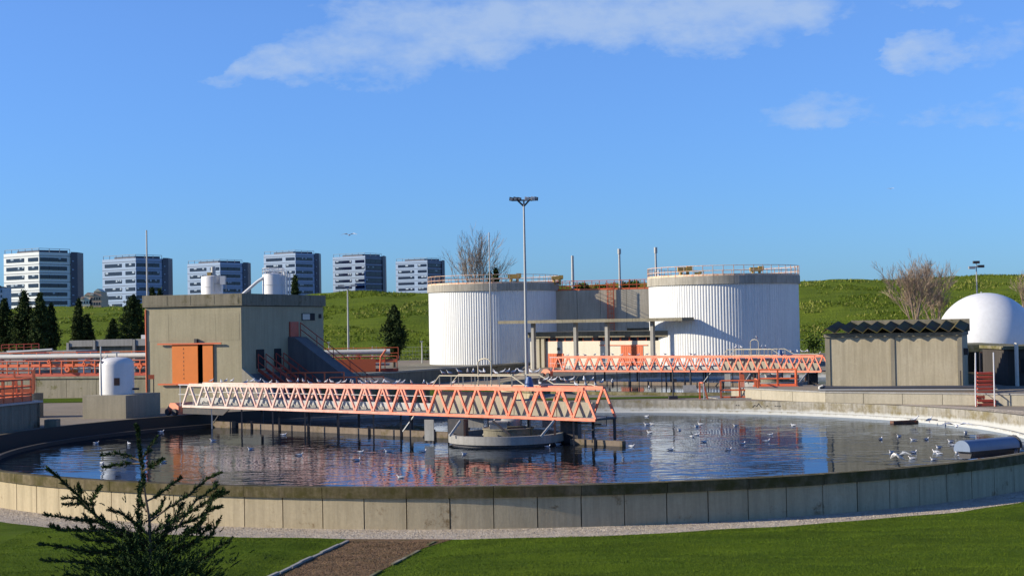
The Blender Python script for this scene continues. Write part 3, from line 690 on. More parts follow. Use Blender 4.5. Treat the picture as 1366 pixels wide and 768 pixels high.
# middle block
C_BLOCK = concrete('block_concrete', (.62, .57, .43), (.74, .68, .53), .45)
t = thing('concrete_block_house', 'tall bare concrete wall block with caged ladder between the two white tanks', 'building', (11, 187, 0))
xs = [730, 770, 801, 835, 868]
for a, c in zip(xs, xs[1:]):
    p = at(a, 400, Y=187); q = at(c, 400, Y=187); zb = 4.9 if a < 830 else 5.35
    m = MB(); m.slab((p.x+.02, 187-(p.x-11)*.2), (q.x-.02, 187-(q.x-.02-11)*.2), .3, zb, 10.08); m.build('wall_panel', C_BLOCK, t)
p = at(728, 400, Y=187); q = at(872, 400, Y=187)
m = MB(); m.box((p.x, 188.9, 1), (q.x, 198, 10.05)); m.build('core', C_DARK, t)
railing([(p.x+.3, 187.1-(p.x-11)*.2, 10.1), (q.x-.3, 187.1-(q.x-11)*.2, 10.1)], 1.15, M_ORRAIL, t, .95, .04, (1, .5), kick=.2)
railing([(p.x-1, 195, 10.1), (q.x-.3, 195, 10.1)], 1.1, M_ORRAIL, t, 1.3, .035, (1, .5))
lad = thing('caged_ladder', 'orange caged ladder climbing the concrete wall between the white tanks', 'ladder', tuple(at(815, 440, Y=186)))
lx0, lx1 = at(811, 440, Y=186.5).x, at(819.5, 440, Y=186.5).x
for x in (lx0, lx1): bar('rail', (x, 186.5, 4.9), (x, 186.5, 11.0), .09, .09, M_ORRAIL, lad)
for x in (lx0+.1, (lx0+lx1)/2, lx1-.1): bar('cage_strip', (x, 185.8, 6), (x, 185.8, 10.9), .05, .03, M_ORRAIL, lad)
for i in range(20): z = 5.1+i*.29; bar('rung', (lx0, 186.5, z), (lx1, 186.5, z), .05, .05, M_ORRAIL, lad)
for i in range(9):
    z = 6+i*.6; m = MB(); m.tube([(lx0, 186.5, z), (lx0+.05, 185.9, z), ((lx0+lx1)/2, 185.75, z), (lx1-.05, 185.9, z), (lx1, 186.5, z)], .03, 5); m.build('cage_hoop', M_ORRAIL, lad)
for px, nm in ((831, 'orange post standing on the block railing'),):
    pass
def stack(label, px, y0, y1, Y, r, cap=True, mat=None):
    a = at(px, y1, Y=Y); b_ = at(px, y0, Y=Y); a.x = b_.x; t = thing('vent_pipe', label, 'pipe', tuple(a), 'vent pipes rising above the tanks')
    m = MB(); m.tube([a, b_], [r, r*.85], 10); m.build('pipe', mat or M_GALV, t, smooth=50)
    if cap: m = MB(); m.tube([b_-Vector((0, 0, .55)), b_+Vector((0, 0, .1))], r*1.45, 10); m.build('cap', M_GALV, t, smooth=50)
stack('pale vent pipe, thickest and leftmost of three behind the white tanks', 763.5, 341, 388, 189, .19, False)
stack('tall thin vent pipe above the caged ladder between the white tanks', 826, 333, 388, 189, .15)
stack('thin vent pipe at the left edge of the right white tank', 874.5, 331, 374, 168, .13)
pp = at(877.5, 372, Y=166); stack('short white pipe standing beside the vent pipe on the right tank', 878.5, 360, 372, 166, .12, False, M_WHITEP)
# low building with canopy
WA, WB = at(664, 429, Y=172), at(910, 425, Y=156)
d = Vector((WB.x-WA.x, WB.y-WA.y)).normalized(); nb = Vector((-d.y, d.x))
ZC = 6.16
t = thing('canopy', 'long thin concrete canopy slab on four square columns between the white tanks', 'canopy', (WA.x, WA.y, .5))
m = MB(); L = (Vector((WB.x, WB.y))-Vector((WA.x, WA.y))).length
nseg = 8
for i in range(nseg):
    p = Vector((WA.x, WA.y))+d*(L*i/nseg); q = Vector((WA.x, WA.y))+d*(L*(i+1)/nseg-.02)
    m = MB(); m.slab(p, q, 2.2, ZC, ZC+.34); m.build('slab', C_DARK, t)
def online(px, off):
    k = (px-683)/FPX; o = Vector((WA.x, WA.y))+nb*off
    # x = k*y (roll is negligible close to the horizon)
    s = (k*o.y-o.x)/(d.x-k*d.y); return o+d*s
for px in (709, 765.5, 807.5, 868):
    p = online(px, .9); m = MB(); m.slab(p-d*.19, p+d*.19, .38, .3, ZC-.002); m.build('column', C_GREY, t)
t = thing('service_building', 'low cream service building with orange doors under the concrete canopy', 'building', (8, 165, .5))
OFF = 3.2
p0, p1 = online(706, OFF), online(890, OFF)
m = MB(); m.slab(p0, p1, 7, .3, 4.1); m.build('wall', M_CREAM, t)
m = MB(); m.slab(p0-d*.3, p1+d*.3, 8, 4.52, 5.15, off=-.55); m.build('roof_fascia', C_DARK, t)
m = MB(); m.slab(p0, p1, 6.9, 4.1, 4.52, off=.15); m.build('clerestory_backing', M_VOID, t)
for a, c in ((721, 731), (731.5, 741.5), (742, 752), (752.5, 762.5), (776, 789), (789.5, 804), (814, 826), (826.5, 838), (838.5, 849), (849.5, 861)):
    p, q = online(a, OFF+.06), online(c, OFF+.06)
    w = MB(); w.slab(p, q, .06, 4.1, 4.12); w.slab(p, q, .06, 4.49, 4.51); w.slab(p, p+d*.07, .06, 4.12, 4.49); w.slab(q-d*.07, q, .06, 4.12, 4.49); wo = w.build('window', M_ORRAIL, t)
    g_ = MB(); g_.slab(p+d*.07, q-d*.07, .02, 4.12, 4.49, off=.03); g_.build('pane', M_GLASS, wo)
for a, c, zt, nm in ((729.5, 750, 2.75, 1), (826.5, 856, 3.55, 2)):
    p, q = online(a, OFF-.06), online(c, OFF-.06); W_ = (q-p).length
    for k in range(nm):
        m = MB(); s = p+d*(W_*k/nm); e = p+d*(W_*(k+1)/nm-.02); m.slab(s, e, .055, .35, zt)
        for j in range(1, 6): x = s+(e-s)*(j/6); m.slab(x-d*.03, x+d*.03, .02, .4, zt-.05, off=-.02)
        m.build('door', M_ORDOOR, t)
    if nm == 2:
        m = MB(); m.slab(online(798, OFF-.1), online(862, OFF-.1), .06, 3.6, 3.68); m.build('door_track', M_ORRAIL, t)
m = MB(); q = online(741.5, OFF-.2); m.slab(q, q+d*.25, .15, 3.1, 3.4); m.build('wall_lamp', M_DARK, t)
m = MB(); q = online(712, OFF-.5)
for px in (716, 722.5): q = online(px, OFF-.3); m.slab(q-d*.22, q+d*.22, .28, .3, 4.45)
m.build('pier', C_LIGHT, t)
q0, q1 = online(722, 1.0), online(722, OFF+5)

# ================================================================ concrete building on the left
Bc = Vector((at(322, 450, Y=97).x, 97.0)); ub = Vector((.30, .954)); vb = Vector((-.954, .30)); nbv = Vector((.954, -.30))
ZG = 1.15; LB = 12.5; WBd = 6.9; Z1, Z2 = 7.66, 8.46
def bp(s, w, dd=0): return Bc+ub*s+vb*w+nbv*dd     # along the shaded side, along the front, out from the shaded side
def b3(s, w, dd, z): p = bp(s, w, dd); return Vector((p.x, p.y, z))
t = thing('pump_house', 'large bare concrete building with an orange sliding door and flat parapet', 'building', (Bc.x, Bc.y, ZG))
F_IN = .25
m = MB()   # front wall with the door opening left dark
wl_, wr_ = (322-284)/128*6.9-.05, (322-230.5)/128*6.9
zt, zb = 5.28, 2.8
for w0, w1, a, c in ((0, wl_, ZG-.6, Z1), (wr_, WBd, ZG-.6, Z1), (wl_, wr_, ZG-.6, zb), (wl_, wr_, zt, Z1)):
    m.prism([bp(0, w1), bp(0, w0), bp(.3, w0), bp(.3, w1)], a, c)
m.build('front_wall', C_BLDG, t)
m = MB(); m.prism([bp(.31, 0), bp(LB, 0), bp(LB, .3), bp(.31, .3)], ZG-.6, Z1); m.build('side_wall', C_BLDG, t)
m = MB(); m.prism([bp(.31, WBd-.3), bp(LB, WBd-.3), bp(LB, WBd), bp(.31, WBd)], ZG-.6, Z1); m.prism([bp(LB-.3, .31), bp(LB-.01, .31), bp(LB-.01, WBd-.31), bp(LB-.3, WBd-.31)], ZG-.6, Z1); m.build('rear_wall', C_BLDG, t)
m = MB(); m.prism([bp(.02, WBd-.02), bp(.02, .02), bp(LB-.02, .02), bp(LB-.02, WBd-.02)], Z1-.2, Z1-.05); m.build('ceiling', C_DARK, t)
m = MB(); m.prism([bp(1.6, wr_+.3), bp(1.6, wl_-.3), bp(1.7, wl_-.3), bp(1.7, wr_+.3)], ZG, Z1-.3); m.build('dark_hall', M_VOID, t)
m = MB(); o_ = .14
m.prism([bp(-o_, WBd+o_), bp(-o_, -o_), bp(LB+o_, -o_), bp(LB+o_, WBd+o_)], Z1+.04, Z2); m.build('parapet', concrete('parapet_concrete', (.30, .28, .20), (.37, .34, .25), .6, .25, (.13, .12, .06)), t)
m = MB(); m.prism([bp(.03, WBd-.03), bp(.03, .03), bp(LB-.03, .03), bp(LB-.03, WBd-.03)], Z1-.04, Z1+.05); m.build('shadow_joint', M_VOID, t)
for w0, w1 in ((wl_+.0, wl_+.72), (wl_+1.08, wr_)):   # two door leaves, a dark gap between
    m = MB(); m.prism([bp(-.1, w1), bp(-.1, w0), bp(-.03, w0), bp(-.03, w1)], zb-.05, zt); do = m.build('sliding_door', M_ORANGE, t)
    if w1-w0 > 1:
        m = MB()
        for k in range(8): q = bp(-.115, w0+(w1-w0)*.55); zz = zb+.25+k*.27; m.prism([q-vb*-.012, q+vb*-.012, q+vb*-.012+ub*.02, q+vb*.012+ub*.02], zz, zz+.1)
        m.build('rivets', M_DARK, do)
def fr(px, s=-.1): # along-front coordinate of a picture column
    return (322-px)/128*6.9
for py, a, c, z in ((0, 212, 297, 5.31), (1, 212, 262, 2.72)):
    p, q = bp(-.16, fr(a)), bp(-.16, fr(c)); bar('door_track', (p.x, p.y, z), (q.x, q.y, z), .09, .09, M_ORRAIL, t)
p = bp(-.1, fr(263)); m = MB(); m.prism([p-ub*.1-vb*.1, p-ub*.1+vb*.1, p+ub*.1+vb*.1, p+ub*.1-vb*.1], 5.35, 5.62); m.build('door_lamp', M_DARK, t)
p = bp(-.05, WBd-.05); bar('drainpipe', (p.x, p.y, ZG), (p.x, p.y, Z1-.1), .10, .10, M_ORRAIL, t, round_=True)
# faint formwork panels: each cast bay of the front is a slightly proud sheet
for z0, z1 in ((5.5, 7.2),):
    for k in range(4):
        w0 = .12+k*1.7; m = MB(); m.prism([bp(-.012, w0+1.685), bp(-.008, w0), bp(-.002, w0), bp(-.002, w0+1.685)], z0, z1); m.build('cast_bay', C_BLDG, t)
for k in range(4):
    w0 = .12+k*1.7; m = MB(); m.prism([bp(-o_-.012, w0+1.66), bp(-o_-.012, w0), bp(-o_-.002, w0), bp(-o_-.002, w0+1.66)], Z1+.12, Z2-.06); m.build('parapet_bay', MATS['parapet_concrete'], t)
# ramp base, chute, hatch, windows on the shaded side
C_CHUTE = concrete('chute_concrete', (.20, .20, .20), (.27, .27, .27), .4)
m = MB(); m.extr([b3(-.0, 0, .002, 3.68), b3(0, 0, 1.7, 2.3), b3(0, 0, 3.2, ZG-.3), b3(0, 0, .002, ZG-.3)], (ub.x*.35, ub.y*.35, 0)); m.build('buttress', C_LIGHT, t)
m = MB(); m.extr([b3(.36, 0, .002, 3.3), b3(.36, 0, 2.9, ZG-.3), b3(.36, 0, .002, ZG-.3)], (ub.x*6.2, ub.y*6.2, 0)); m.build('stair_base', C_CHUTE, t)
m = MB(); m.extr([b3(6.7, 0, .003, 5.6), b3(6.7, 0, .5, 5.55), b3(6.7, 0, 4.5, 2.65), b3(6.7, 0, 6.4, ZG-.2), b3(6.7, 0, .003, ZG-.2)], (ub.x*1.9, ub.y*1.9, 0)); m.build('chute', C_CHUTE, t)
m = MB(); m.extr([b3(6.9, 0, .02, 5.6), b3(8.2, 0, .02, 5.6), b3(8.2, 0, .02, 6.62), b3(6.9, 0, .02, 6.62)], (nbv.x*.08, nbv.y*.08, 0)); m.build('hatch_door', M_RED, t)
def holeside(nm, s0, s1, z0, z1, mat, dd=.01, th=.03):
    m = MB(); m.extr([b3(s0, 0, dd, z0), b3(s1, 0, dd, z0), b3(s1, 0, dd, z1), b3(s0, 0, dd, z1)], (nbv.x*th, nbv.y*th, 0)); return m.build(nm, mat, t)
holeside('window', 8.9, 11.0, 6.7, 7.2, M_VOID)
holeside('window_shutter', 8.95, 10.1, 6.75, 7.15, M_CREAM, .045)
holeside('window', 11.7, 12.1, 6.85, 7.15, M_VOID)
holeside('doorway', 2.0, 3.1, 3.6, 4.85, M_VOID); holeside('doorway', 4.6, 5.6, 3.6, 4.85, M_VOID)
st = thing('orange_stairs', 'dark red steel stair flights with handrails down the shaded side of the concrete building', 'stairs', tuple(b3(3, 0, 2, ZG)))
for s0 in (2.0, 4.6):
    for ds in (0, 1.1):
        a, c = b3(s0+ds, 0, .15, 3.55), b3(s0+ds, 0, 3.3, ZG+.15)
        bar('stringer', a, c, .06, .2, M_RED, st)
        ro = bar('handrail', a+Vector((0, 0, 1.0)), c+Vector((0, 0, 1.0)), .05, .05, M_RED, st); 
        bar('handrail', a+Vector((0, 0, .5)), c+Vector((0, 0, .5)), .04, .04, M_RED, st)
        for k in range(4): p = a.lerp(c, k/3); bar('post', p, p+Vector((0, 0, 1)), .05, .05, M_RED, st)
    for k in range(10):
        a, c = b3(s0, 0, .3+k*.32, 3.45-k*.25), b3(s0+1.1, 0, .3+k*.32, 3.45-k*.25); bar('step', a, c, .22, .04, M_RED, st)
a, c = b3(8.5, 0, .1, 5.6), b3(8.5, 0, 6.2, ZG)
for h in (.95, .5): bar('handrail', a+Vector((0, 0, h)), c+Vector((0, 0, h)), .05, .05, M_RED, st)
for k in range(6): p = a.lerp(c, k/5); bar('post', p, p+Vector((0, 0, .95)), .05, .05, M_RED, st)
# orange platform rails right of the stairs
r_ = thing('orange_railing', 'bright orange railing at the foot of the shaded stairs, above the near bridge', 'railing', tuple(at(420, 515, Y=99)), 'orange railings')
railing([at(382, 512, Y=100), at(459, 511, Y=99)], .72, M_ORRAIL, r_, 1.25, .045, (1, .05), 'top_rail')
r_ = thing('orange_railing', 'low orange railing right of the dark chute, ending beside the dark wall', 'railing', tuple(at(480, 515, Y=98)), 'orange railings')
railing([at(440, 516, Y=98.5), at(512, 515, Y=98)], .62, M_ORRAIL, r_, 1.5, .045, (1, .1), 'top_rail')
b = MB(); p = at(404, 517, Y=101); q = at(446, 517, Y=101); b.box((p.x, 101, 1.2), (q.x, 103, 2.5)); r_ = tag(b.build('orange_cabinet', M_ORANGE), 'low bright orange steel cabinet glimpsed through the bridge lattice below the stairs', 'cabinet')
b = MB(); p = at(290, 530, Y=96); q = at(590, 530, Y=104)
tag(MB().slab((p.x, 100.5), (-5.5, 99), .3, ZG-.5, 2.1).build('low_wall', C_MOSSY), 'low mossy concrete wall behind the near bridge, right of the concrete building', 'wall')
# silos behind the building
def silo(label, px0, px1, y0, y1, Y, z0):
    a = at(px0, y0, Y=Y); c = at(px1, y0, Y=Y); r = (c.x-a.x)/2; cx = (a.x+c.x)/2; t = thing('silo', label, 'silo', (cx, Y, z0), 'white silos behind the concrete building')
    m = MB(); m.lathe([(r, z0), (r, a.z-.1), (r*.96, a.z), (0, a.z+.12)], c=(cx, Y, 0), n=32); m.build('shell', M_WHITEP, t, smooth=35)
    for z in (a.z-1.6, a.z-.8): m = MB(); m.lathe([(r+.001, z), (r+.02, z), (r+.02, z+.06), (r+.001, z+.06)], c=(cx, Y, 0), n=32); m.build('band', M_WHITEP, t, smooth=35)
    return t, cx, a.z, r
s1, cx1, zt1, r1 = silo('small white silo with a narrow filter pipe on top, left above the concrete building', 268.5, 297, 369, 391, 112, 1.1)
m = MB(); p = at(284.5, 370, Y=112); m.lathe([(.18, p.z-.1), (.18, p.z+.75), (.12, p.z+.8), (0, p.z+.8)], c=(p.x, 112, 0), n=12); m.build('filter_pipe', M_GALV, s1, smooth=40)
m = MB(); p = at(279, 365, Y=111.8); m.box((p.x-.14, 111.7, p.z-.2), (p.x+.14, 112, p.z+.1)); m.build('valve', M_YELLOW, s1)
m = MB(); p = at(296.5, 371, Y=111.3); m.box((p.x-.16, 111.2, p.z-.45), (p.x+.2, 111.5, p.z+.15)); m.build('side_box', M_WHITEP, s1)
railing([Vector((cx1+.3, 111.2, zt1-1.1)), Vector((cx1+1.1, 111.6, zt1-1.1))], 1.1, M_GALV, s1, .4, .02)
s2, cx2, zt2, r2 = silo('larger white silo with railing on top and slanting chute, above the concrete building', 350, 379, 366, 391, 111, 1.1)
railing([(cx2+r2*math.cos(2*PI*j/14), 111+r2*math.sin(2*PI*j/14), zt2) for j in range(14)], .42, M_WHITEP, s2, .5, .022, closed=True)
m = MB()
for dx in (379.5, 382.5, 386): p = at(dx, 362, Y=110.6); m.tube([(p.x, 110.6, 6.5), (p.x, 110.6, p.z+(-.15 if dx > 385 else .0))], .07, 8)
m.build('side_pipes', M_WHITEP, s2, smooth=50)
m = MB(); m.tube([at(322, 394, Y=110.5), at(343, 376, Y=110.5), at(352, 370, Y=110.6)], .11, 8); m.build('slanting_chute', M_WHITEP, s2, smooth=50)
# flag-less pole behind the building
def pole(label, px, y0, y1, Y, r, cat='pole', name='metal_pole', mat=None, group=None):
    a = at(px, y1, Y=Y); c = at(px, y0, Y=Y); c.x = a.x; m = MB(); m.tube([a, c], [r, r*.6], 8); o = m.build(name, mat or M_GALV, None, smooth=50)
    return tag(o, label, cat, group)
pole('tall thin pole rising behind the left end of the concrete building', 197.5, 307, 470, 112, .09)
pole('tall thin rusty pole in front of the left white tank, before the bare tree', 655.5, 310, 486, 172, .10, mat=M_GALV)
pole('short pale post beside the small white tank, left of it', 135, 462, 527, 88.5, .065, mat=M_PIPE, name='metal_post', cat='post')

# ================================================================ block with the small white tank
Kc = Vector((at(168, 558, Y=87.5).x, 87.5))
def kp(s, w): p = Kc+ub*s+vb*w; return p
t = thing('concrete_plinth', 'square concrete block on the gravel that carries the small white tank', 'plinth', (Kc.x, Kc.y, 1.2))
zk = at(168, 527.5, Y=87.5).z
m = MB(); m.prism([kp(0, 2.85), kp(0, 0), kp(3.8, 0), kp(3.8, 2.85)], .9, zk); m.build('block', C_GREY if False else concrete('plinth_concrete', (.40, .37, .27), (.48, .44, .33), .35), t)
c_ = kp(1.9, 1.75)
t = thing('pressure_tank', 'small white domed tank standing on the square concrete block', 'tank', (c_.x, c_.y, zk))
r = 22.6/FPX*c_.y
m = MB(); h = at(158, 476, Y=c_.y).z-zk
m.lathe([(r, 0), (r, h*.80), (r*.96, h*.88), (r*.82, h*.945), (r*.55, h*.985), (0, h)], c=(c_.x, c_.y, zk), n=48); m.build('body', M_WHITEP, t, smooth=40)
m = MB(); m.tube([(c_.x-.0, c_.y, zk+h-.05), (c_.x, c_.y, zk+h+.28)], .05, 8); m.tube([(c_.x-.28, c_.y, zk+h+.28), (c_.x+.18, c_.y, zk+h+.28)], .045, 8); m.tube([(c_.x-.55, c_.y, zk+h*.93), (c_.x-.55, c_.y, zk+h+.1), (c_.x-.8, c_.y, zk+h*.95)], .05, 8); m.build('top_valve', M_GALV, t, smooth=50)
m = MB(); 
for a_, z0, z1, wd in ((-PI/2+.25, .55, .98, .16), (-PI/2-.75, 1.85, 2.0, .07)):
    ca, sa = math.cos(a_), math.sin(a_); q = Vector((c_.x+(r+.005)*ca, c_.y+(r+.005)*sa, 0)); tg = Vector((-sa, ca, 0))
    m.extr([q-tg*wd+Vector((0, 0, zk+z0)), q+tg*wd+Vector((0, 0, zk+z0)), q+tg*wd+Vector((0, 0, zk+z1)), q-tg*wd+Vector((0, 0, zk+z1))], (ca*.03, sa*.03, 0))
m.build('nameplate', M_RUST, t)
m = MB(); m.tube([(c_.x+r*.9, c_.y-.2, zk+.3), (c_.x+r+.35, c_.y-.2, zk+.3)], .06, 8); m.build('outlet', M_DARK, t)
p = at(204, 525, Y=91.5)
t = thing('small_sign', 'small square orange sign on a thin post beside the concrete building', 'sign', tuple(p))
bar('post', (p.x+.05, p.y, 1.2), (p.x+.05, p.y, at(204, 500, Y=91.5).z), .05, .05, M_DARK, t)
q = at(201.8, 502.5, Y=91.4); m = MB(); m.box((q.x-.18, q.y-.02, q.z-.13), (q.x+.18, q.y, q.z+.13)); m.build('plate', M_ORRAIL, t)
# ================================================================ pipe gallery and low buildings on the left
C_GWALL = concrete('gallery_wall_concrete', (.42, .39, .28), (.52, .48, .36), .5, .2, (.15, .15, .04))
t = thing('gallery_wall', 'long low concrete wall with mossy top under the orange pipe gallery', 'wall', (-30, 115, 1.2))
for i in range(16):
    x0 = -52+i*2.55
    if x0 > -13: break
    m = MB(); m.box((x0, 115, .9), (x0+2.52, 115.4, 2.66)); m.build('wall_panel', C_GWALL, t)
m = MB(); m.box((-52, 114.9, 2.662), (-11, 117.6, 2.80)); m.build('wall_cap', C_GWALL, t)
def gallery(label, x0, x1, Y, z, grp='pipe galleries'):
    t = thing('pipe_gallery', label, 'pipe rack', (x0, Y, z), grp)
    for nm, dz, r, dy, mt in (('main_pipe', 1.50, .20, .9, M_PIPE), ('small_pipe', .55, .09, .5, M_PIPE), ('small_pipe', 1.15, .07, .3, M_GALV)):
        m = MB(); m.tube([(x0, Y+dy, z+dz), (x1-.6, Y+dy, z+dz)], r, 10); m.build(nm, mt, t, smooth=50)
    for dz, h in ((0, .22), (.78, .16)):
        m = MB(); m.box((x0, Y, z+dz), (x1, Y+.1, z+dz+h)); m.box((x0, Y+1.2, z+dz), (x1, Y+1.3, z+dz+h)); m.build('beam', M_ORRAIL if dz else M_RED, t)
    railing([(x0, Y-.02, z+.22), (x1, Y-.02, z+.22)], .95, M_ORRAIL, t, .95, .035, (1, .55))
    railing([(x0, Y+1.3, z+.95), (x1, Y+1.3, z+.95)], .85, M_ORRAIL, t, 1.15, .03, (1, .5))
    for k in range(int((x1-x0)/2.6)):
        x = x0+.8+k*2.6; m = MB(); m.box((x, Y+.1, z), (x+.12, Y+1.2, z+.1)); m.box((x, Y+.12, z+1.2), (x+.12, Y+1.2, z+1.28)); m.box((x, Y+1.0, z), (x+.1, Y+1.12, z+1.6)); m.build('bracket', M_RED, t)
    return t
gallery('orange steel gallery carrying pale pipes along the wall left of the concrete building', -52, -27.3, 115.6, 2.81)
gallery('orange steel gallery carrying pale pipes between the small white tank and the building', -27.1, -19.0, 115.6, 2.81)
g3 = gallery('orange steel gallery with railings right of the dark concrete chute', -15.2, -8.8, 115.5, 2.75)
m = MB(); m.box((-13.6, 115.2, 2.8), (-10.4, 115.3, 3.75)); m.build('side_panel', M_ORRAIL, g3)
m = MB(); p = at(507, 495, Y=115.2); q = at(508, 476, Y=115.2); w_ = at(515, 466, Y=115.2); m.tube([p, q, w_], .07, 6); m.build('raised_arm', M_ORRAIL, g3)
for px, py, r in ((80, 493, .22), (105, 486, .14), (52, 483, .15), (188, 488, .2)):
    p = at(px, py, Y=115.4); m = MB(); m.lathe([(r*.4, -.04), (r, -.04), (r, .04), (r*.4, .04), (r*.4, -.04)], n=14); m.v = [(p.x+v[0], p.y+v[2]*2, p.z+v[1]) for v in m.v]  # only the handwheel is built, without a valve body
    tag(m.build('valve_wheel', M_ORRAIL), 'round orange valve wheel on the pipe gallery, %s' % {80: 'largest, left of the middle', 105: 'right of the largest wheel', 52: 'leftmost of the wheels', 188: 'just left of the concrete building'}[px], 'valve', 'valve wheels on the gallery')
PV = Vector((-30, 115, 0)); RA = R_(-15)
for o in list(COL.objects):
    if o.parent is None and (o.name.startswith('gallery_wall') or o.name.startswith('valve_wheel') or (o.name.startswith('pipe_gallery') and o is not g3)):
        v = o.location-PV; o.location = PV+Matrix.Rotation(RA, 3, 'Z')@v; o.rotation_euler.z += RA
# low workshops behind
t = thing('workshop', 'long low concrete workshop with deep pale fascia and white garage panels, behind the gallery', 'building', (-30, 140, 1.2))
def gx(px, Y): return at(px, 450, Y=Y).x
ZF = at(120, 453, Y=140).z
bays = [(79, 117), (118, 175), (176, 208)]
for i, (a, c) in enumerate(bays):
    x0, x1 = gx(a, 140), gx(c, 140)
    m = MB(); m.box((x0+.25, 140, ZF-.62), (x1-.03, 140.3, ZF-(.0 if i else .05))); m.build('fascia', C_GREY, t)
    m = MB(); m.box((x0-.02, 139.9, 1), (x0+.22, 140.25, ZF-(.05 if i else .25))); m.build('column', C_GREY, t)
    m = MB(); m.box((x0+.25, 141.2, 1), (x1, 141.4, ZF-.62)); m.build('wall', M_CREAM if i == 3 else M_WHITEP, t)
    if i == 1:
        m = MB(); m.box((x0+1.5, 140.9, 2.6), (x1-.4, 141.15, ZF-1.0)); m.build('garage_opening', M_VOID, t)
        for k in range(4): m = MB(); m.box((x0+1.5, 140.82, ZF-1.05-.16*k), (x1-.4, 140.88, ZF-.95-.16*k)); m.build('shutter_slat', M_CREAM if k < 2 else M_WHITEP, t)
m = MB(); m.box((gx(79, 140), 140.31, 1), (gx(208, 140), 150, ZF-.1)); m.build('core', C_DARK, t)
m = MB(); p = at(190, 450, Y=144); m.box((p.x-.7, 143, ZF-.1), (p.x+2.0, 146, ZF+.35)); m.build('roof_hood', M_WHITEP, t)
t = thing('kiosk', 'small flat roofed kiosk with an orange shutter in front of the workshop', 'building', (gx(88, 134), 134, 1.2))
zk2 = at(88, 467.5, Y=134).z
m = MB(); m.box((gx(64, 134), 133.2, zk2-.38), (gx(109, 134), 137, zk2)); m.build('roof_slab', C_GREY, t)
m = MB(); m.box((gx(67, 134), 134, .9), (gx(107, 134), 136.8, zk2-.385)); m.build('wall', M_CREAM, t)
m = MB(); m.box((gx(90, 134), 133.93, 1.8), (gx(105, 134), 133.99, zk2-.5)); m.build('shutter', M_ORANGE, t)
t = thing('bunker', 'small grey concrete bunker with a pale roof edge, left of the kiosk', 'building', (gx(30, 132), 132, 1.2))
m = MB(); m.box((gx(-10, 132), 132, .9), (gx(46, 132), 137, at(30, 469, Y=132).z)); m.build('wall', C_GREY, t)
m = MB(); m.box((gx(8, 132), 131.8, at(30, 469, Y=132).z+.01), (gx(64, 132), 132.6, at(30, 467, Y=132).z)); m.build('roof_edge', M_GALV, t)
m = MB(); m.tube([(gx(10, 131.7), 131.6, at(10, 470, Y=131.7).z), (gx(76, 131.7), 131.6, at(76, 466, Y=131.7).z)], .12, 8); m.build('roof_pipe', M_GALV, t, smooth=50)
r_ = thing('orange_railing', 'distant orange railing before the dark trees at the left edge', 'railing', tuple(at(30, 467, Y=138)), 'orange railings')
railing([at(2, 468, Y=138), at(52, 466.5, Y=138)], .55, M_RED, r_, .75, .035, (1, .5), 'top_rail')
for o in list(COL.objects):
    if o.parent is None and o.name.startswith(('workshop', 'kiosk', 'bunker')):
        o.rotation_euler.z += R_(-13); o.location.y -= 1.2*(o.name.startswith('workshop'))
# left foreground basin with orange railing
La, Lb = Vector((at(-40, 538, Y=75).x, 75)), Vector((at(53, 533, Y=81).x, 81))
zt_ = 2.62
t = thing('raised_basin', 'shaded concrete basin corner with a blue grey coping at the left edge', 'water basin', (Lb.x, Lb.y, 1.2))
dl = (Lb-La).normalized(); nl = Vector((-dl.y, dl.x)); Ll = (Lb-La).length
for i in range(7):
    m = MB(); m.slab(La+dl*(Ll*i/7), La+dl*(Ll*(i+1)/7-.02), .3, .6, zt_-.1); m.build('wall_panel', C_DARK, t)
m = MB(); m.slab(La, Lb+dl*.15, .5, zt_-.098, zt_, off=-.1); m.build('coping', M_GALV, t)
Lc = Lb+nl*14; m = MB(); m.slab(Lb, Lc, .3, .6, zt_-.1); m.build('rear_wall', C_DARK, t)
m = MB(); m.prism([La+nl*.3, Lb+nl*.3-dl*.02, Lc-dl*.02, La+nl*14], .6, zt_-.25); m.build('deck', C_DARK, t)
m = MB(); q = Lb-dl*.1+Vector((.9, -.1)); m.box((q.x-.5, q.y-.3, .9), (q.x+.15, q.y+.4, 1.62)); m.build('step_block', C_DARK, t)
r_ = thing('orange_railing', 'nearest orange railing, standing on the raised basin at the left edge', 'railing', (Lb.x, Lb.y, zt_), 'orange railings')
A_ = [Vector((*(La+nl*.3), zt_)), Vector((*(Lb+nl*.3-dl*.35), zt_)), Vector((*(Lb+nl*8-dl*.35), zt_))]
railing(A_, 1.15, M_ORRAIL, r_, .85, .045, (1, .66, .33), 'top_rail', kick=.28)
r_ = thing('orange_railing', 'second orange railing just behind the nearest one at the left edge', 'railing', (Lb.x, Lb.y+4, zt_), 'orange railings')
A_ = [Vector((at(-30, 500, Y=90).x, 90, zt_)), Vector((at(44, 500, Y=90).x, 90, zt_)), Vector((at(46, 500, Y=97).x, 97, zt_))]
railing(A_, 1.35, M_ORRAIL, r_, 1.0, .045, (1, .7, .35), 'top_rail', kick=.3)
b = MB(); b.box((at(-60, 500, Y=90).x, 89.8, .9), (at(47, 500, Y=90).x, 91.5, zt_-.02)); tag(b.build('concrete_platform', C_DARK), 'dark concrete platform carrying the second orange railing at the left edge', 'platform')

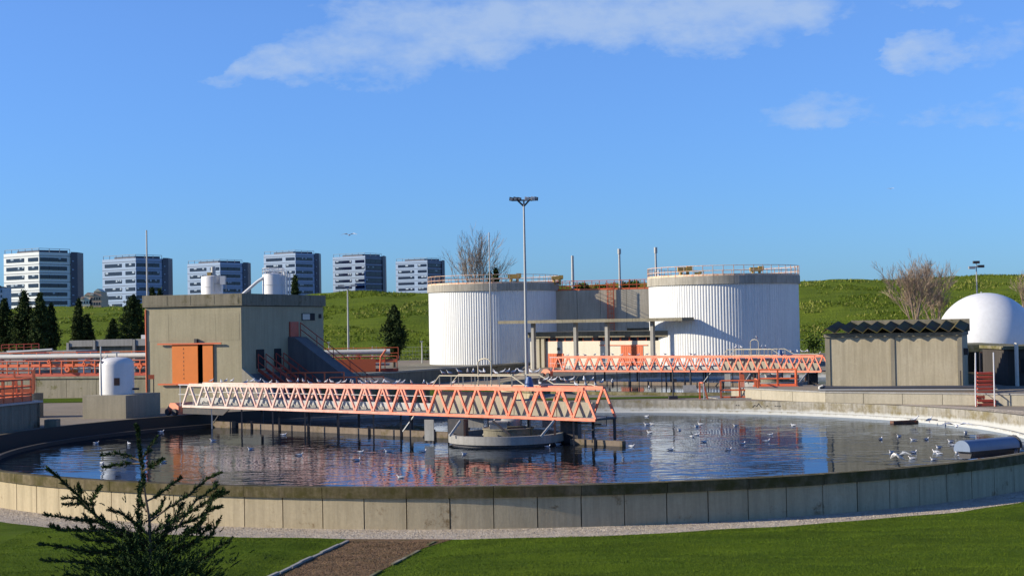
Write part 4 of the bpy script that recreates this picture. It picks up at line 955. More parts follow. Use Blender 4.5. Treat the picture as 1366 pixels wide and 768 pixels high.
# ================================================================ far office towers
def tower(label, Y, xl, xc, xr, xs, ytop, pitch_px, mats, rows=9, dark_right=False):
    pc = at(xc, ytop, Y=Y); HZ = pc.z
    aL = (xc-xl)/FPX*Y; aR = (xr-xc)/FPX*Y
    dL = max(6, min(20, math.sqrt(aL*aR)*1.0)); dR = aL*aR/dL
    c = Vector((pc.x, Y)); l = Vector((at(xl, 400, Y=Y+dL).x, Y+dL)); r = Vector((at(xr, 400, Y=Y+dR).x, Y+dR)); k = l+r-c
    fh = pitch_px/FPX*Y; zb = 4
    t = thing('office_tower', label, 'office building', (c.x, c.y, zb), 'office towers on the hill')
    m = MB(); m.prism([c, r, k, l], zb, HZ); m.build('body', mats[0], t)
    for (p, q, fs, wm) in ((c, l, 0, 1), (c, r, 1, 1)):
        d = (q-p); L = d.length; d = d/L; n = Vector((-d.y, d.x)) if fs == 0 else Vector((d.y, -d.x))
        if n.y > 0: n = -n
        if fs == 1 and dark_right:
            m = MB(); m.prism([p+d*.2+n*.01, q+n*.01, q+n*.035, p+d*.2+n*.035], zb, HZ-.3); m.build('shade_cladding', M_NAVY, t)  # navy sheet paints the shade of the right face
        for f in range(rows):
            zt = HZ-fh*(.62+f); 
            # thin shadow joint between floors
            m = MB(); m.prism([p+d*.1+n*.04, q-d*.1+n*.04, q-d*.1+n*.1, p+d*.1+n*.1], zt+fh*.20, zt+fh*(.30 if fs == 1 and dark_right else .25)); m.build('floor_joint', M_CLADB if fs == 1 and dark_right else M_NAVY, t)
            spans = ((.03, .30), (.42, .60), (.60, .92)) if fs == 0 else ((.03, .30), (.31, .58), (.59, .86))
            for si, (a, b_) in enumerate(spans):
                m = MB(); m.prism([p+d*(L*a)+n*.04, p+d*(L*b_)+n*.04, p+d*(L*b_)+n*.18, p+d*(L*a)+n*.18], zt-fh*.44, zt); wo = m.build('window', M_GLASS, t)
                for q_ in range(3):
                    if random.random() < (.28 if fs == 0 else .08) and q_ >= 0:
                        s = a+(b_-a)*(q_/3); e = s+(b_-a)*.25
                        m = MB(); m.prism([p+d*(L*s)+n*.17, p+d*(L*e)+n*.17, p+d*(L*e)+n*.24, p+d*(L*s)+n*.24], zt-fh*random.uniform(.16, .3), zt-fh*.03); m.build('blind', M_GLASSB, wo)
    if xs > xr:
        e = (r-c).normalized(); w = (xs-xr)/FPX*Y/max(.25, e.x) if e.x > .25 else 4
        n = Vector((e.y, -e.x)); ex = Vector((at(xs, 400, Y=Y+dR+3).x, Y+dR+3))
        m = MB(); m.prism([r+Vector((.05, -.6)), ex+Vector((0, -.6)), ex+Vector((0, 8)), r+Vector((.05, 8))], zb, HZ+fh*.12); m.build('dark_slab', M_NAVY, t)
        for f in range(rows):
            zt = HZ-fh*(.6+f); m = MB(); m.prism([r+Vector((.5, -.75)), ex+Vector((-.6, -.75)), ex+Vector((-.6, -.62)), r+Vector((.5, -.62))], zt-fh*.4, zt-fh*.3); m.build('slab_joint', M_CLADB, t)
    cc = (c+r+k+l)/4
    sc = lambda p, s: cc+(p-cc)*s
    m = MB(); m.prism([sc(c, .66), sc(r, .9), sc(k, .66), sc(l, .60)], HZ+.01, HZ+fh*.30); m.build('roof_plant', M_NAVY, t)
    railing([Vector((*sc(v, .96), HZ)) for v in (l, c, r)], 1.5, M_GALV, t, 4.5, .10, (1,))
    return t
tower('largest and leftmost office tower, white facade with dark window strips', 608, 5.5, 52, 95.5, 104.5, 336, 11.6, (M_CLADW,), 8)
tower('blue grey office tower, second from the left, behind the thin tall pole', 665, 137, 181, 218, 225.5, 344, 10.75, (M_CLADB,), 8)
tower('blue grey office tower, third from the left, partly hidden by the left silo', 741, 250.5, 293.5, 325, 331.5, 350, 9.7, (M_CLADB,), 8)
tower('blue grey office tower, fourth from the left, behind the larger silo', 803, 352.5, 394, 421, 426.5, 337.5, 8.9, (M_CLADB,), 9)
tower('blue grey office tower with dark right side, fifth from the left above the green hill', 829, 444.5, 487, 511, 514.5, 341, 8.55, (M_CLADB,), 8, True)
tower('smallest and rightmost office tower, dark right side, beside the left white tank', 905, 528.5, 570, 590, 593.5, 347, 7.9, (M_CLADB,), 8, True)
# small pinkish houses between the first two towers, plus a grey one at the edge
M_PINK = paint('pinkish_render', (.55, .36, .25), (.62, .48, .36), .3, .8)
for k, (x0, x1, yt, lab) in enumerate(((107, 122, 392, 'small cream house with a stepped roof, left of the two houses between the towers'), (120, 135, 387, 'small pinkish house with a gabled roof, right of the two houses between the towers'), (-8, 3.5, 384, 'dark grey building sliver at the left edge beside the white tower'))):
    Y = 520; a, c = at(x0, yt, Y=Y), at(x1, yt, Y=Y); t = thing('house', lab, 'house', (a.x, Y, 8), 'small houses between the towers')
    zt = at(x0, yt+7, Y=Y).z if k < 2 else a.z
    mm_ = M_CLADB if k == 2 else (M_CREAM if k == 0 else M_PINK)
    m = MB(); m.box((a.x, Y, 6), (c.x, Y+9, zt)); m.box((a.x+(c.x-a.x)*.3, Y+.5, zt), (c.x-.2, Y+8, a.z-.6)); m.build('wall', mm_, t)
    w = c.x-a.x; m = MB(); m.extr([(a.x-.2, Y-.3, zt+.02), (a.x+w*.35, Y-.3, zt+.02), (a.x+w*.17, Y-.3, zt+.9)], (0, 6, 0)); m.extr([(a.x+w*.3, Y+.2, a.z-.58), (c.x, Y+.2, a.z-.58), (a.x+w*.65, Y+.2, a.z+.5)], (0, 6, 0)); m.build('roof', M_PINK if k == 0 else M_BARK if k == 2 else M_CREAM, t)
    for i in range(4):
        for j in range(3): x = a.x+w*(.1+.23*i); m = MB(); m.box((x, Y-.06, zt-1.6-1.7*j), (x+w*.1, Y-.01, zt-.7-1.7*j)); m.build('window', M_GLASS, t)

# ================================================================ trees
def leaf_mesh(name, C, size, mat, parent, k=1.0, droop=0):
    """many small bent leaf faces round the given centres (n,4: x y z spread)"""
    C = np.array(C); m = len(C); P = C[:, :3]+rng.normal(0, 1, (m, 3))*C[:, 3:4]
    u = rng.normal(0, 1, (m, 3)); u[:, 2] -= droop; u /= np.linalg.norm(u, axis=1)[:, None]
    w = rng.normal(0, 1, (m, 3)); w -= u*(w*u).sum(1)[:, None]; w /= np.linalg.norm(w, axis=1)[:, None]
    s = rng.uniform(.5, 1.2, m)[:, None]*size
    V = np.empty((m, 4, 3)); V[:, 0] = P-u*s; V[:, 1] = P+w*s*.32*k; V[:, 2] = P+u*s; V[:, 3] = P-w*s*.32*k
    if parent is not None: V -= np.array(wloc(parent))
    me = bpy.data.meshes.new(name); me.vertices.add(m*4); me.vertices.foreach_set('co', V.ravel())
    me.loops.add(m*4); me.loops.foreach_set('vertex_index', np.arange(m*4)); me.polygons.add(m)
    me.polygons.foreach_set('loop_start', np.arange(m)*4); me.polygons.foreach_set('loop_total', np.full(m, 4))
    me.materials.append(mat); me.update(calc_edges=True); o = bpy.data.objects.new(name, me); COL.objects.link(o)
    if parent is not None: o.parent = parent
    return o
def conifer(label, px, yb, yt, wpx, Y, lean=0, prof=None, n=5200, group='dark conifers by the hill', size=None, mat=None, name='conifer_tree'):
    b_ = at(px, yb, Y=Y); tp = at(px+lean, yt, Y=Y); H = tp.z-b_.z; Wd = wpx/FPX*Y/2; size = size or max(.16, H*.03)
    t = thing(name, label, 'tree', tuple(b_), group)
    m = MB(); m.tube([b_-Vector((0, 0, .5)), b_.lerp(tp, .5), tp], [H*.022+.05, H*.012+.03, .02], 7); m.build('trunk', M_BARK, t, smooth=60)
    C = []; prof = prof or (lambda h: (1-h)**.75*min(1, .45+h*5))
    nb_ = 130; lim = MB()
    for i in range(nb_):
        h = .04+.95*(i+.5)/nb_+random.uniform(-.01, .01); a = i*2.4+random.uniform(-.5, .5); q = Wd*prof(h)*random.uniform(.6, 1.12)
        c = b_.lerp(tp, h); L = max(.12, q); e = c+Vector((math.cos(a)*L, math.sin(a)*L, L*random.uniform(.05, .45)))
        if i % 2 == 0: lim.tube([c, e], [.05, .015], 3)
        k = max(4, int(n/nb_*(.3+1.2*prof(h))))
        for j in range(k):
            u = random.random()**.7; p = c.lerp(e, u); C.append((p.x, p.y, p.z+.12*L*math.sin(u*3), .05*L+size*.42))
    lim.build('branches', M_BARK, t)
    leaf_mesh('crown', C, size, mat or M_CONIF, t, 1.2, .3); return t
cyp = lambda h: min(1, .55+h*2.2)*(1-h**2.2)**.8*(1-.25*h)
wide = lambda h: (.35+.65*min(1, h*5))*(1-h)**.62
conifer('dark cypress at the left edge, widest and partly out of the picture', 6, 470, 398, 40, 172, prof=cyp)
conifer('dark pointed cypress in front of the white tower, left of the pair', 32, 470, 388, 44, 170, prof=cyp)
conifer('dark pointed cypress in front of the white tower, right of the pair', 53, 470, 391, 36, 168, prof=cyp)
conifer('dark cypress right of the pair before the white tower, lower and rounded', 68, 470, 405, 30, 170, prof=cyp)
conifer('lone slender dark conifer on the grass slope between tower and workshop', 104, 462, 398, 22, 176, lean=1, prof=cyp)
conifer('low bushy dark conifer beside the lone slender one on the slope', 116, 462, 420, 26, 178, prof=wide)
conifer('big dark pine crown left of the concrete building, behind its corner', 178, 462, 394, 58, 170, prof=wide, n=8000)
conifer('small dark conifer left of the big pine crown', 151, 462, 426, 22, 172, prof=wide)
conifer('small dark treetop above the left end of the concrete building', 203, 462, 384, 24, 176, prof=cyp)
conifer('second small dark treetop above the concrete building, beside the first', 213, 462, 385, 20, 174, prof=cyp)
conifer('small dark treetop right of the larger silo', 393.5, 462, 368, 20, 165, prof=wide)
conifer('broad dark conifer standing alone on the green hillside left of the white tanks', 525.5, 484, 408, 54, 176, prof=lambda h: (.25+.75*min(1, max(0, h-.08)*3.2))*(1-h)**.66, n=9000)
conifer('dark conifer tip behind the left white tank, left of the two', 654, 452, 364, 20, 222, prof=cyp)
conifer('dark conifer tip behind the left white tank, right of the two', 661, 452, 358, 18, 221, prof=wide)
def bare_tree(label, px, yb, yt, wpx, Y, seed, mat, thick=.14, upright=.8, nb_=8, group='bare winter trees', lv=5):
    rd = random.Random(seed); b_ = at(px, yb, Y=Y); H = at(px, yt, Y=Y).z-b_.z; W_ = wpx/FPX*Y/2
    t = thing('bare_tree', label, 'tree', tuple(b_), group); tr = MB(); cr = MB()
    def grow(p, d, L, r, lev, mb):
        q = p+d*L*.5+Vector((rd.uniform(-.06, .06)*L, rd.uniform(-.06, .06)*L, 0)); e = q+(d+Vector((rd.uniform(-.12, .12), rd.uniform(-.12, .12), .12))).normalized()*L*.5
        mb.tube([p, q, e], [r, r*.8, r*.6], 5 if lev < 2 else 3, cap=False)
        if lev >= lv: return
        k = 3 if lev < 3 else 4
        for i in range(k):
            s = rd.uniform(.35, 1); o = p.lerp(q, s*2) if s < .5 else q.lerp(e, s*2-1)
            nd = (d+Vector((rd.gauss(0, .42), rd.gauss(0, .42), upright*.25+rd.gauss(0, .12)))).normalized()
            grow(o, nd, L*rd.uniform(.5, .78), max(.018, r*.55), lev+1, cr)
    top = b_+Vector((0, 0, H*.22)); tr.tube([b_-Vector((0, 0, .4)), top], [thick*1.3, thick], 8, cap=False)
    for i in range(nb_):
        a = i*2.4+rd.random(); sp = W_/H*rd.uniform(.2, 1.25); d = Vector((math.cos(a)*sp, math.sin(a)*sp, 1)).normalized()
        o = b_+Vector((0, 0, H*rd.uniform(.1, .25))); grow(o, d, H*rd.uniform(.36, .46), thick*.6, 1, cr)
    tr.build('trunk', mat, t, smooth=60); cr.build('branches', mat, t); return t
bare_tree('tall bare poplar behind the left white tank', 638, 462, 309, 62, 224, 5, M_TWIG, .16, 1.4, 9)
bare_tree('tall bare tree with brownish twigs on the right slope between shed and dome', 1222, 462, 352, 96, 186, 11, M_TWIG, .13, .9, 12, lv=5)
bare_tree('lower spreading bare tree beside the tall one on the right slope', 1250, 462, 366, 80, 190, 12, M_TWIG, .1, .7, 10, lv=5)
bare_tree('bare bush at the right edge of the slope behind the white dome', 1366, 430, 366, 40, 200, 13, M_TWIG, .08, .6, 9, lv=4)
# shrubs at the foot of the hill and behind the block railing
def shrub(label, px, py, wpx, hpx, Y, mat=M_SHRUB, n=700):
    c = at(px, py, Y=Y); t = thing('shrub', label, 'shrub', tuple(c), 'green shrubs below the hill'); w = wpx/FPX*Y/2; h = hpx/FPX*Y
    C = []; 
    for i in range(9):
        a = random.uniform(0, 6.3); r = random.uniform(0, .8)*w; cx_, cy_, cz = c.x+r*math.cos(a), c.y+r*.5*math.sin(a), c.z+random.uniform(.2, .85)*h
        C += [(cx_, cy_, cz, min(w, h)*.22)]*(n//9)
    m = MB(); m.tube([c-Vector((0, 0, .3)), c+Vector((0, 0, h*.6))], .05, 5); m.build('stem', M_BARK, t)
    leaf_mesh('foliage', C, .22, mat, t, 1.4)
for px, py, w, h, Y, lab in ((775, 386, 40, 7, 190, 'green shrub behind the orange block railing, leftmost of three'), (808, 386, 36, 6, 192, 'green shrub behind the caged ladder between the tanks'), (845, 386, 40, 9, 190, 'green shrub behind the block railing, beside the right tank'),
    (1085, 468, 46, 20, 198, 'dark green bush at the hill foot beside the right tank'), (575, 478, 22, 9, 204, 'small bush at the hill foot beside the left tank'), (590, 476, 20, 6, 206, 'low bush just behind the left edge of the left tank'),
    (22, 474, 26, 10, 150, 'yellow green bush behind the distant orange railing at the left edge')):
    shrub(lab, px, py, w, h, Y)
# wire fence at the foot of the hill
t = thing('wire_fence', 'thin wire fence on metal posts along the foot of the hill', 'fence', (0, 200, 1.4))
prev = None
for i in range(34):
    x = -36+i*3; y = 201+.4*math.sin(i); z = gz(x, y)
    bar('post', (x, y, z), (x, y, z+2.0), .08, .08, M_GALV, t)
    if prev:
        m = MB()
        for h in (.3, .8, 1.3, 1.8): m.tube([(prev[0], prev[1], prev[2]+h), (x, y, z+h)], .015, 3, cap=False)
        for k in range(7): u = k/7; p = Vector(prev).lerp(Vector((x, y, z)), u); m.tube([p, p+Vector((0, 0, 1.85))], .012, 3, cap=False)
        w_ = m.build('wire_mesh', M_GALV, t)
    prev = (x, y, z)
# ================================================================ lights on poles
def lamp(label, px, y0, y1, Y, r, kind):
    a = at(px, y1, Y=Y); c = at(px, y0, Y=Y); c.x = a.x; t = thing('lamp_mast', label, 'street lamp', tuple(a), 'lamp masts')
    s = Y/FPX
    m = MB(); m.tube([a, a.lerp(c, .45), c], [r, r*.8, r*.5], 10); m.build('mast', M_GALV, t, smooth=50)
    if kind == 'crown':
        m = MB(); m.tube([c-Vector((0, 0, .5)), c+Vector((-.55, 0, .05))], .08, 6); m.tube([c-Vector((0, 0, .5)), c+Vector((.5, 0, .05))], .08, 6); m.box((c.x-1.1, c.y-.08, c.z+.0), (c.x+1.1, c.y+.08, c.z+.12)); m.build('crown_frame', M_DARK, t)
        for i, (dx, dy, mt) in enumerate(((-1.15, 0, M_DARK), (-.78, -.25, M_DARK), (-.42, .2, M_DARK), (.25, -.2, M_WHITEP), (.55, .25, M_DARK), (.82, -.25, M_WHITEP), (1.12, 0, M_DARK))):
            m = MB(); m.extr([(c.x+dx-.19, c.y+dy-.15, c.z+.06), (c.x+dx+.19, c.y+dy-.15, c.z+.0), (c.x+dx+.22, c.y+dy-.15, c.z+.3), (c.x+dx-.15, c.y+dy-.15, c.z+.38)], (0, .32, 0)); h_ = m.build('floodlight', mt, t)
            m = MB(); m.box((c.x+dx-.12, c.y+dy-.18, c.z+.08), (c.x+dx+.12, c.y+dy-.152, c.z+.27)); m.build('lens', M_GALV, h_)
    elif kind == 'twin':
        for sx in (-1, 1):
            m = MB(); m.tube([c, c+Vector((sx*.45, 0, .12))], .05, 6); m.extr([(c.x+sx*.3, c.y-.15, c.z+.1), (c.x+sx*1.1, c.y-.15, c.z+.22), (c.x+sx*1.1, c.y-.15, c.z+.36), (c.x+sx*.4, c.y-.15, c.z+.34)], (0, .3, 0)); m.build('lamp_head', M_GALV, t)
    elif kind == 'flood':
        for dx, dz in ((-.55, -.15), (.55, .0), (0, .5)):
            m = MB(); m.box((c.x+dx-.38, c.y-.2, c.z+dz-.18), (c.x+dx+.38, c.y+.2, c.z+dz+.14)); m.build('floodlight', M_GALV if dx < 0 else M_DARK, t)
        m = MB(); m.box((c.x-.5, c.y-.05, c.z-.1), (c.x+.5, c.y+.05, c.z)); m.tube([c, c+Vector((0, 0, .4))], .05, 6); m.build('arm', M_GALV, t)
    else:
        m = MB(); m.box((c.x-.2, c.y-.1, c.z), (c.x+.15, c.y+.1, c.z+.12)); m.build('lamp_head', M_GALV, t)
    return t
lamp('tall floodlight mast with a dark crown of lamps, rising before the left white tank', 703, 268, 506, 140, .165, 'crown')
lamp('slender two armed lamp post in front of the green hill', 465, 384, 476, 178, .13, 'twin')
lamp('lamp post with three floodlights behind the white dome', 1304, 355, 420, 186, .12, 'flood')
lamp('short thin lamp post below the hill, left of the broad conifer', 439, 457, 478, 190, .08, 'small')
lamp('short thin lamp post below the hill, left of the left white tank', 563, 456, 484, 190, .09, 'small')
pole('thin grey post sticking up from the pipe gallery left of the broad conifer', 497, 462, 486, 120, .06, name='metal_post', cat='post')
# ================================================================ right side: shed, dome, steps
Sa = Vector((at(1101.5, 500, Y=92.2).x, 92.2)); ds = Vector((.937, -.349)); ns = Vector((.349, .937)); Ls = (at(1284.5, 500, Y=89.4).x-Sa.x)/.937
def sp(a, b_): return Sa+ds*a+ns*b_
def s3(a, b_, z): p = sp(a, b_); return Vector((p.x, p.y, z))
ZP = 1.92; ZE = 5.28
t = thing('shed', 'grey rendered shed with a dark folded sheet roof on the low platform', 'shed', (Sa.x, Sa.y, ZP))
for i in range(2):
    a, c = .28+i*(Ls/2-.12), Ls/2-.12+i*(Ls/2-.14)
    if i == 1: a, c = Ls/2+.12, Ls-.28
    m = MB(); m.prism([sp(a+.0, .05), sp(c, .05), sp(c, .3), sp(a, .3)], ZP, ZE-.02); m.build('wall_panel', C_SHED, t)
C_PIL = concrete('shed_pilaster', (.36, .33, .25), (.44, .41, .31), .4)
for a, c in ((0, .275), (Ls/2-.115, Ls/2+.115), (Ls-.275, Ls)):
    m = MB(); m.prism([sp(a, 0), sp(c, 0), sp(c, .3), sp(a, .3)], ZP, ZE-.02); m.build('pilaster', C_PIL, t)
m = MB(); m.prism([sp(Ls-.3, .31), sp(Ls, .31), sp(Ls, 4.6), sp(Ls-.3, 4.6)], ZP, ZE-.02); m.build('side_wall', C_SHED, t)
m = MB(); m.prism([sp(0, .31), sp(.3, .31), sp(.3, 4.6), sp(0, 4.6)], ZP, ZE-.02); m.build('side_wall', C_SHED, t)
m = MB(); m.prism([sp(.31, 4.3), sp(Ls-.31, 4.3), sp(Ls-.31, 4.6), sp(.31, 4.6)], ZP, ZE-.02); m.build('rear_wall', C_SHED, t)
m = MB(); m.prism([sp(-.06, -.10), sp(Ls+.06, -.10), sp(Ls+.06, 4.7), sp(-.06, 4.7)], ZE-.22, ZE); m.build('eaves_beam', C_DARK, t)
# folded roof: each trough is one pressed sheet, rising to the back
nf = 10; wfd = (Ls+.3)/nf
for i in range(nf):
    a = -.15+i*wfd; y0, y1 = -.55, 4.4; z0, z1 = ZE+.0, ZE+.42; hf = .29
    for j, (u0, u1, d0, d1) in enumerate(((0, .5, 0, hf), (.5, 1, hf, 0))):
        pass
    th = .035
    pts_f = [s3(a, y0, z0), s3(a+wfd*.38, y0, z0+hf), s3(a+wfd, y0, z0), s3(a+wfd, y0, z0+th), s3(a+wfd*.38, y0, z0+hf+th), s3(a, y0, z0+th)]
    dv = s3(a, y1, z1)-s3(a, y0, z0)
    k = 6; m = MB(); m.add(pts_f+[p+dv for p in pts_f], [(0, 1, 4, 5)[::-1], (1, 2, 3, 4)[::-1], (6, 7, 10, 11), (7, 8, 9, 10)]+[(i_, (i_+1) % 6, (i_+1) % 6+6, i_+6) for i_ in range(6)])
    m.build('roof_sheet', M_ROOF, t)
m = MB(); m.extr([s3(1.05, 3.9, ZE-.0), s3(Ls+.2, 3.9, ZE-.0), s3(Ls+.2, 3.9, ZE+.76), s3(1.05, 3.9, ZE+.76)], (ns.x*.1, ns.y*.1, 0)); m.build('ridge_board', C_DARK, t)
for px_ in (Ls-.05,):
    bar('downpipe', s3(Ls-.12, -.12, ZP), s3(Ls-.12, -.12, ZP+1.1), .08, .08, M_DARK, t, round_=True)
m = MB(); m.extr([s3(Ls+.01, 1.0, 3.9), s3(Ls+.01, 1.4, 3.9), s3(Ls+.01, 1.4, 4.3), s3(Ls+.01, 1.0, 4.3)], (ds.x*.25, ds.y*.25, 0)); m.build('wall_box', M_DARK, t)
# platform with its retaining wall
PW = [Vector((14.0, 98.3)), Vector((18.5, 90.6)), Vector((28.2, 84.0)), Vector((46, 74))]
t = thing('retaining_wall', 'long pale low retaining wall in front of the grey shed', 'wall', (18, 90, 1.2))
for i, (a, c) in enumerate(zip(PW, PW[1:])):
    L = (c-a).length; d = (c-a)/L; n = max(2, round(L/2.6))
    for k in range(n):
        m = MB(); m.slab(a+d*(L*k/n), a+d*(L*(k+1)/n-.03), .3, .6, 1.80); m.build('wall_panel', C_LIGHT, t)
    m = MB(); m.slab(a-d*.0, c+d*.02, .36, 1.804, 1.88, off=-.04); m.build('wall_cap', C_GREY, t)
    m = MB(); m.slab(a, c, .2, .6, 1.79, off=.05); m.build('core', C_DARK, t)
b = MB(); b.prism([p+Vector((.25, .28)) for p in PW]+[Vector((46, 104)), Vector((36, 104)), Vector((16.5, 99.6))], .5, 1.86); tag(b.build('platform_ground', M_YARD), kind='structure')
m = MB(); p0 = s3(-.2, -.75, ZP+.16); p1 = s3(Ls+1.9, -.75, ZP+.16)
m.tube([p0, p0.lerp(p1, .25)-Vector((0, 0, .03)), p0.lerp(p1, .6), p1], .10, 8); tag(m.build('black_hose', M_DARKPIPE, smooth=50), 'thick black hose lying along the foot of the shed, upper of two', 'hose', 'hoses along the shed')
m = MB(); m.tube([p0+Vector((-.2, -.3, -.13)), p1+Vector((0, -.3, -.13))], .06, 8); tag(m.build('black_hose', M_GALV, smooth=50), 'thin grey pipe lying in front of the thick black hose', 'pipe', 'hoses along the shed')
m = MB(); q = s3(-.25, -.9, ZP-.1); m.tube([q+Vector((0, 0, -.1)), q+Vector((0, 0, .3)), q+Vector((.2, 0, .36))], .07, 8); tag(m.build('pipe_elbow', M_PIPE, smooth=60), 'small pale pipe elbow at the left foot of the shed', 'pipe')
# dome
Dc = Vector((at(1316, 455, Y=150).x, 150)); Rd = 65.5/FPX*150; zc = at(1316, 456, Y=150).z
t = thing('gas_dome', 'large smooth white dome on a concrete ring at the right', 'gas holder', (Dc.x, Dc.y, 1.2))
m = MB(); m.lathe([(Rd*math.cos(R_(a)), zc+Rd*math.sin(R_(a))) for a in range(-14, 91, 3)], c=(Dc.x, Dc.y, 0), n=96); m.build('membrane', paint('white_membrane', (.80, .81, .79), None, 0, .4), t, smooth=60)
m = MB(); m.lathe([(Rd*1.0, .8), (Rd*1.0, zc-.35), (Rd*.9, zc-.35)], c=(Dc.x, Dc.y, 0), n=64); m.build('base_ring', C_MOSSY, t, smooth=30)
m = MB(); p = at(1309, 391, Y=150); m.tube([p-Vector((0, 0, .2)), p+Vector((0, 0, .15))], .08, 8); m.build('vent', M_GALV, t)
t = thing('valve_chamber', 'mossy concrete chamber in deep shade between the shed and the red steps', 'building', (29, 99, 1.9))
a, c = at(1288, 470, Y=112), at(1346, 470, Y=112)
zr = at(1310, 469, Y=105).z; a = at(1284, 470, Y=105); c = at(1346, 470, Y=105)
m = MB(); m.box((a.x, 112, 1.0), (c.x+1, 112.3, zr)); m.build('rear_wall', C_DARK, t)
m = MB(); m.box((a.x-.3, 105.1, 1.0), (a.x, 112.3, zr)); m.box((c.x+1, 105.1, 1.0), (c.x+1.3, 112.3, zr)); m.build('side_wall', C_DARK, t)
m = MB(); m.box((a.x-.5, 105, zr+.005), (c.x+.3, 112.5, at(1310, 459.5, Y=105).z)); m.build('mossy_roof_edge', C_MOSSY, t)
a, c = at(1280, 496, Y=97), at(1350, 496, Y=97)
m = MB(); m.box((a.x, 97, 1.5), (c.x, 97.4, at(1310, 496.5, Y=97).z)); m.build('front_wall', C_MOSSY, t)
p, q = at(1308, 496, Y=104), at(1333, 496, Y=104)
for x in (p.x, q.x): bar('frame_post', (x, 104, 1.9), (x, 104, at(1310, 470, Y=104).z), .1, .1, M_DARK, t)
bar('frame_beam', (p.x, 104, at(1310, 470, Y=104).z), (q.x+.6, 104, at(1310, 470, Y=104).z), .1, .1, M_RUST, t)
t = thing('dark_hut', 'dark shaded hut with a mossy top at the right edge behind the steps', 'building', (at(1358, 500, Y=93).x, 93, 1.9))
a = at(1344, 466, Y=94); m = MB(); m.box((a.x, 94, 1.5), (a.x+5, 99, a.z)); m.build('wall', concrete('shade_dark_concrete', (.07, .065, .06), (.11, .10, .09), .4), t)  # the hut's deep shade is put into the wall colour
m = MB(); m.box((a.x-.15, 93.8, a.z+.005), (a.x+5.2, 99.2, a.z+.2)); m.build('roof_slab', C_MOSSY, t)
m = MB(); q = at(1360, 485, Y=93.9); m.box((q.x, 93.9, q.z-.5), (q.x+1.2, 93.99, q.z+.3)); m.build('window', M_VOID, t)
for w_ in range(2): m = MB(); m.box((q.x-.02+w_*.4, 93.86, q.z-.5), (q.x+.03+w_*.4, 93.9, q.z+.3)); m.build('window_bar', M_RUST, t)
p = at(1356, 473, Y=92.5); m = MB(); m.tube([(p.x, 92.5, 1.9), (p.x, 92.5, at(1356, 457, Y=92.5).z)], .12, 10); tag(m.build('vent_pipe', M_PIPE, smooth=50), 'short fat pale vent pipe in front of the dark hut at the right edge', 'pipe', 'vent pipes rising above the tanks')
m = MB(); p = at(1338, 495, Y=96); m.tube([p+Vector((0, 0, .05)), p+Vector((.2, 0, .18)), p+Vector((.5, 0, .18)), p+Vector((.72, 0, 0)), p+Vector((.78, 0, -.5))], .07, 8); tag(m.build('red_pipe', M_RED, smooth=60), 'curved red pipe above the mossy wall beside the red steps', 'pipe')
# steps over the retaining wall
Y0 = 84.6; a, c = at(1301.5, 543, Y=Y0), at(1325, 544, Y=Y0)
t = thing('steel_steps', 'faded red steel steps with pale handrails over the retaining wall at the right', 'steps', tuple(a))
x0, x1 = a.x, c.x; z0 = a.z; zt = at(1310, 496, Y=88.4).z; yA, yB = 84.4, 88.4
nst = 9
for i in range(nst):
    u = (i+.5)/nst; y = yA+(yB-yA)*u; z = z0+(zt-z0)*(i+1)/nst
    sx = (y-yA)*.315; m = MB(); m.box((x0+sx, y-.22, z-.05), (x1+sx, y+.22, z)); m.box((x0+sx, y-.22, z-.13), (x1+sx, y-.19, z-.051)); m.build('step', M_RED, t)
for x in (x0-.05, x1+.02):
    xb = x+(yB-yA)*.315; xm = x+1.2*.315; bar('stringer', (x, yA-.1, z0), (xb, yB, zt), .06, .16, M_RED, t)
    m = MB(); m.tube([(x, yA, z0), (x, yA, z0+1.1), (xm, yA+1.2, z0+1.75), (xb, yB, zt+1.1), (xb, yB, zt)], .035, 6); m.tube([(x, yA, z0+.6), (xb, yB, zt+.6)], .025, 6); m.build('handrail', M_WHITEP, t, smooth=50)
# big floating drum at the right rim with its arm and cables
ra = at(1279, 597, z=1.35); rb_ = at(1354, 589, z=1.35)
ra = at(1283, 598, Y=58.0); rb_ = at(1350, 592, Y=60.2)
t = thing('scum_drum', 'blue grey half round steel trough leaning over the basin rim at the right', 'drum', tuple(ra))
ax = (rb_-ra).normalized(); up_ = Vector((0, 0, 1)); sd = ax.cross(up_).normalized()
prof = []
for j in range(13): a_ = R_(-10+j*200/12); prof.append(sd*(.36*math.cos(a_))+up_*(.36*math.sin(a_)-.05))
m = MB(); m.extr([ra+p for p in prof], rb_-ra); m.build('hood', M_BLUEGREY, t, smooth=40)
m = MB(); m.extr([ra+p*.9-up_*.28+ax*.2 for p in (sd*.36+up_*.2, -sd*.36+up_*.2, -sd*.25-up_*.12, sd*.25-up_*.12)], (rb_-ra)*.97); m.build('trough', M_DARK, t)
m = MB(); m.extr([rb_+ax*.02+p*1.15 for p in prof], ax*.06); m.build('end_plate', M_DARK, t)
q = at(1370, 615, Y=56.5)
m = MB(); g0 = rb_.lerp(ra, .45)-up_*.45; m.tube([g0+Vector((0, -.1, 0)), g0+Vector((.0, -1.3, -.12)), q], .085, 8); m.build('support_arm', M_DARK, t)
for k in range(2):
    c0 = rb_-up_*.15; m = MB(); m.tube([c0+Vector((.02+.06*k, -.3, 0)), at(1354+k*4, 612, Y=56.8), at(1353.5+k*5, 635, Y=56.2), at(1357+k*5, 652, Y=55.8), at(1364+k*4, 657-k*3, Y=55.8), at(1374, 656-k*5, Y=55.8), at(1390, 640, Y=55.8)], .028, 6); m.build('cable', M_DARK, t, smooth=60)
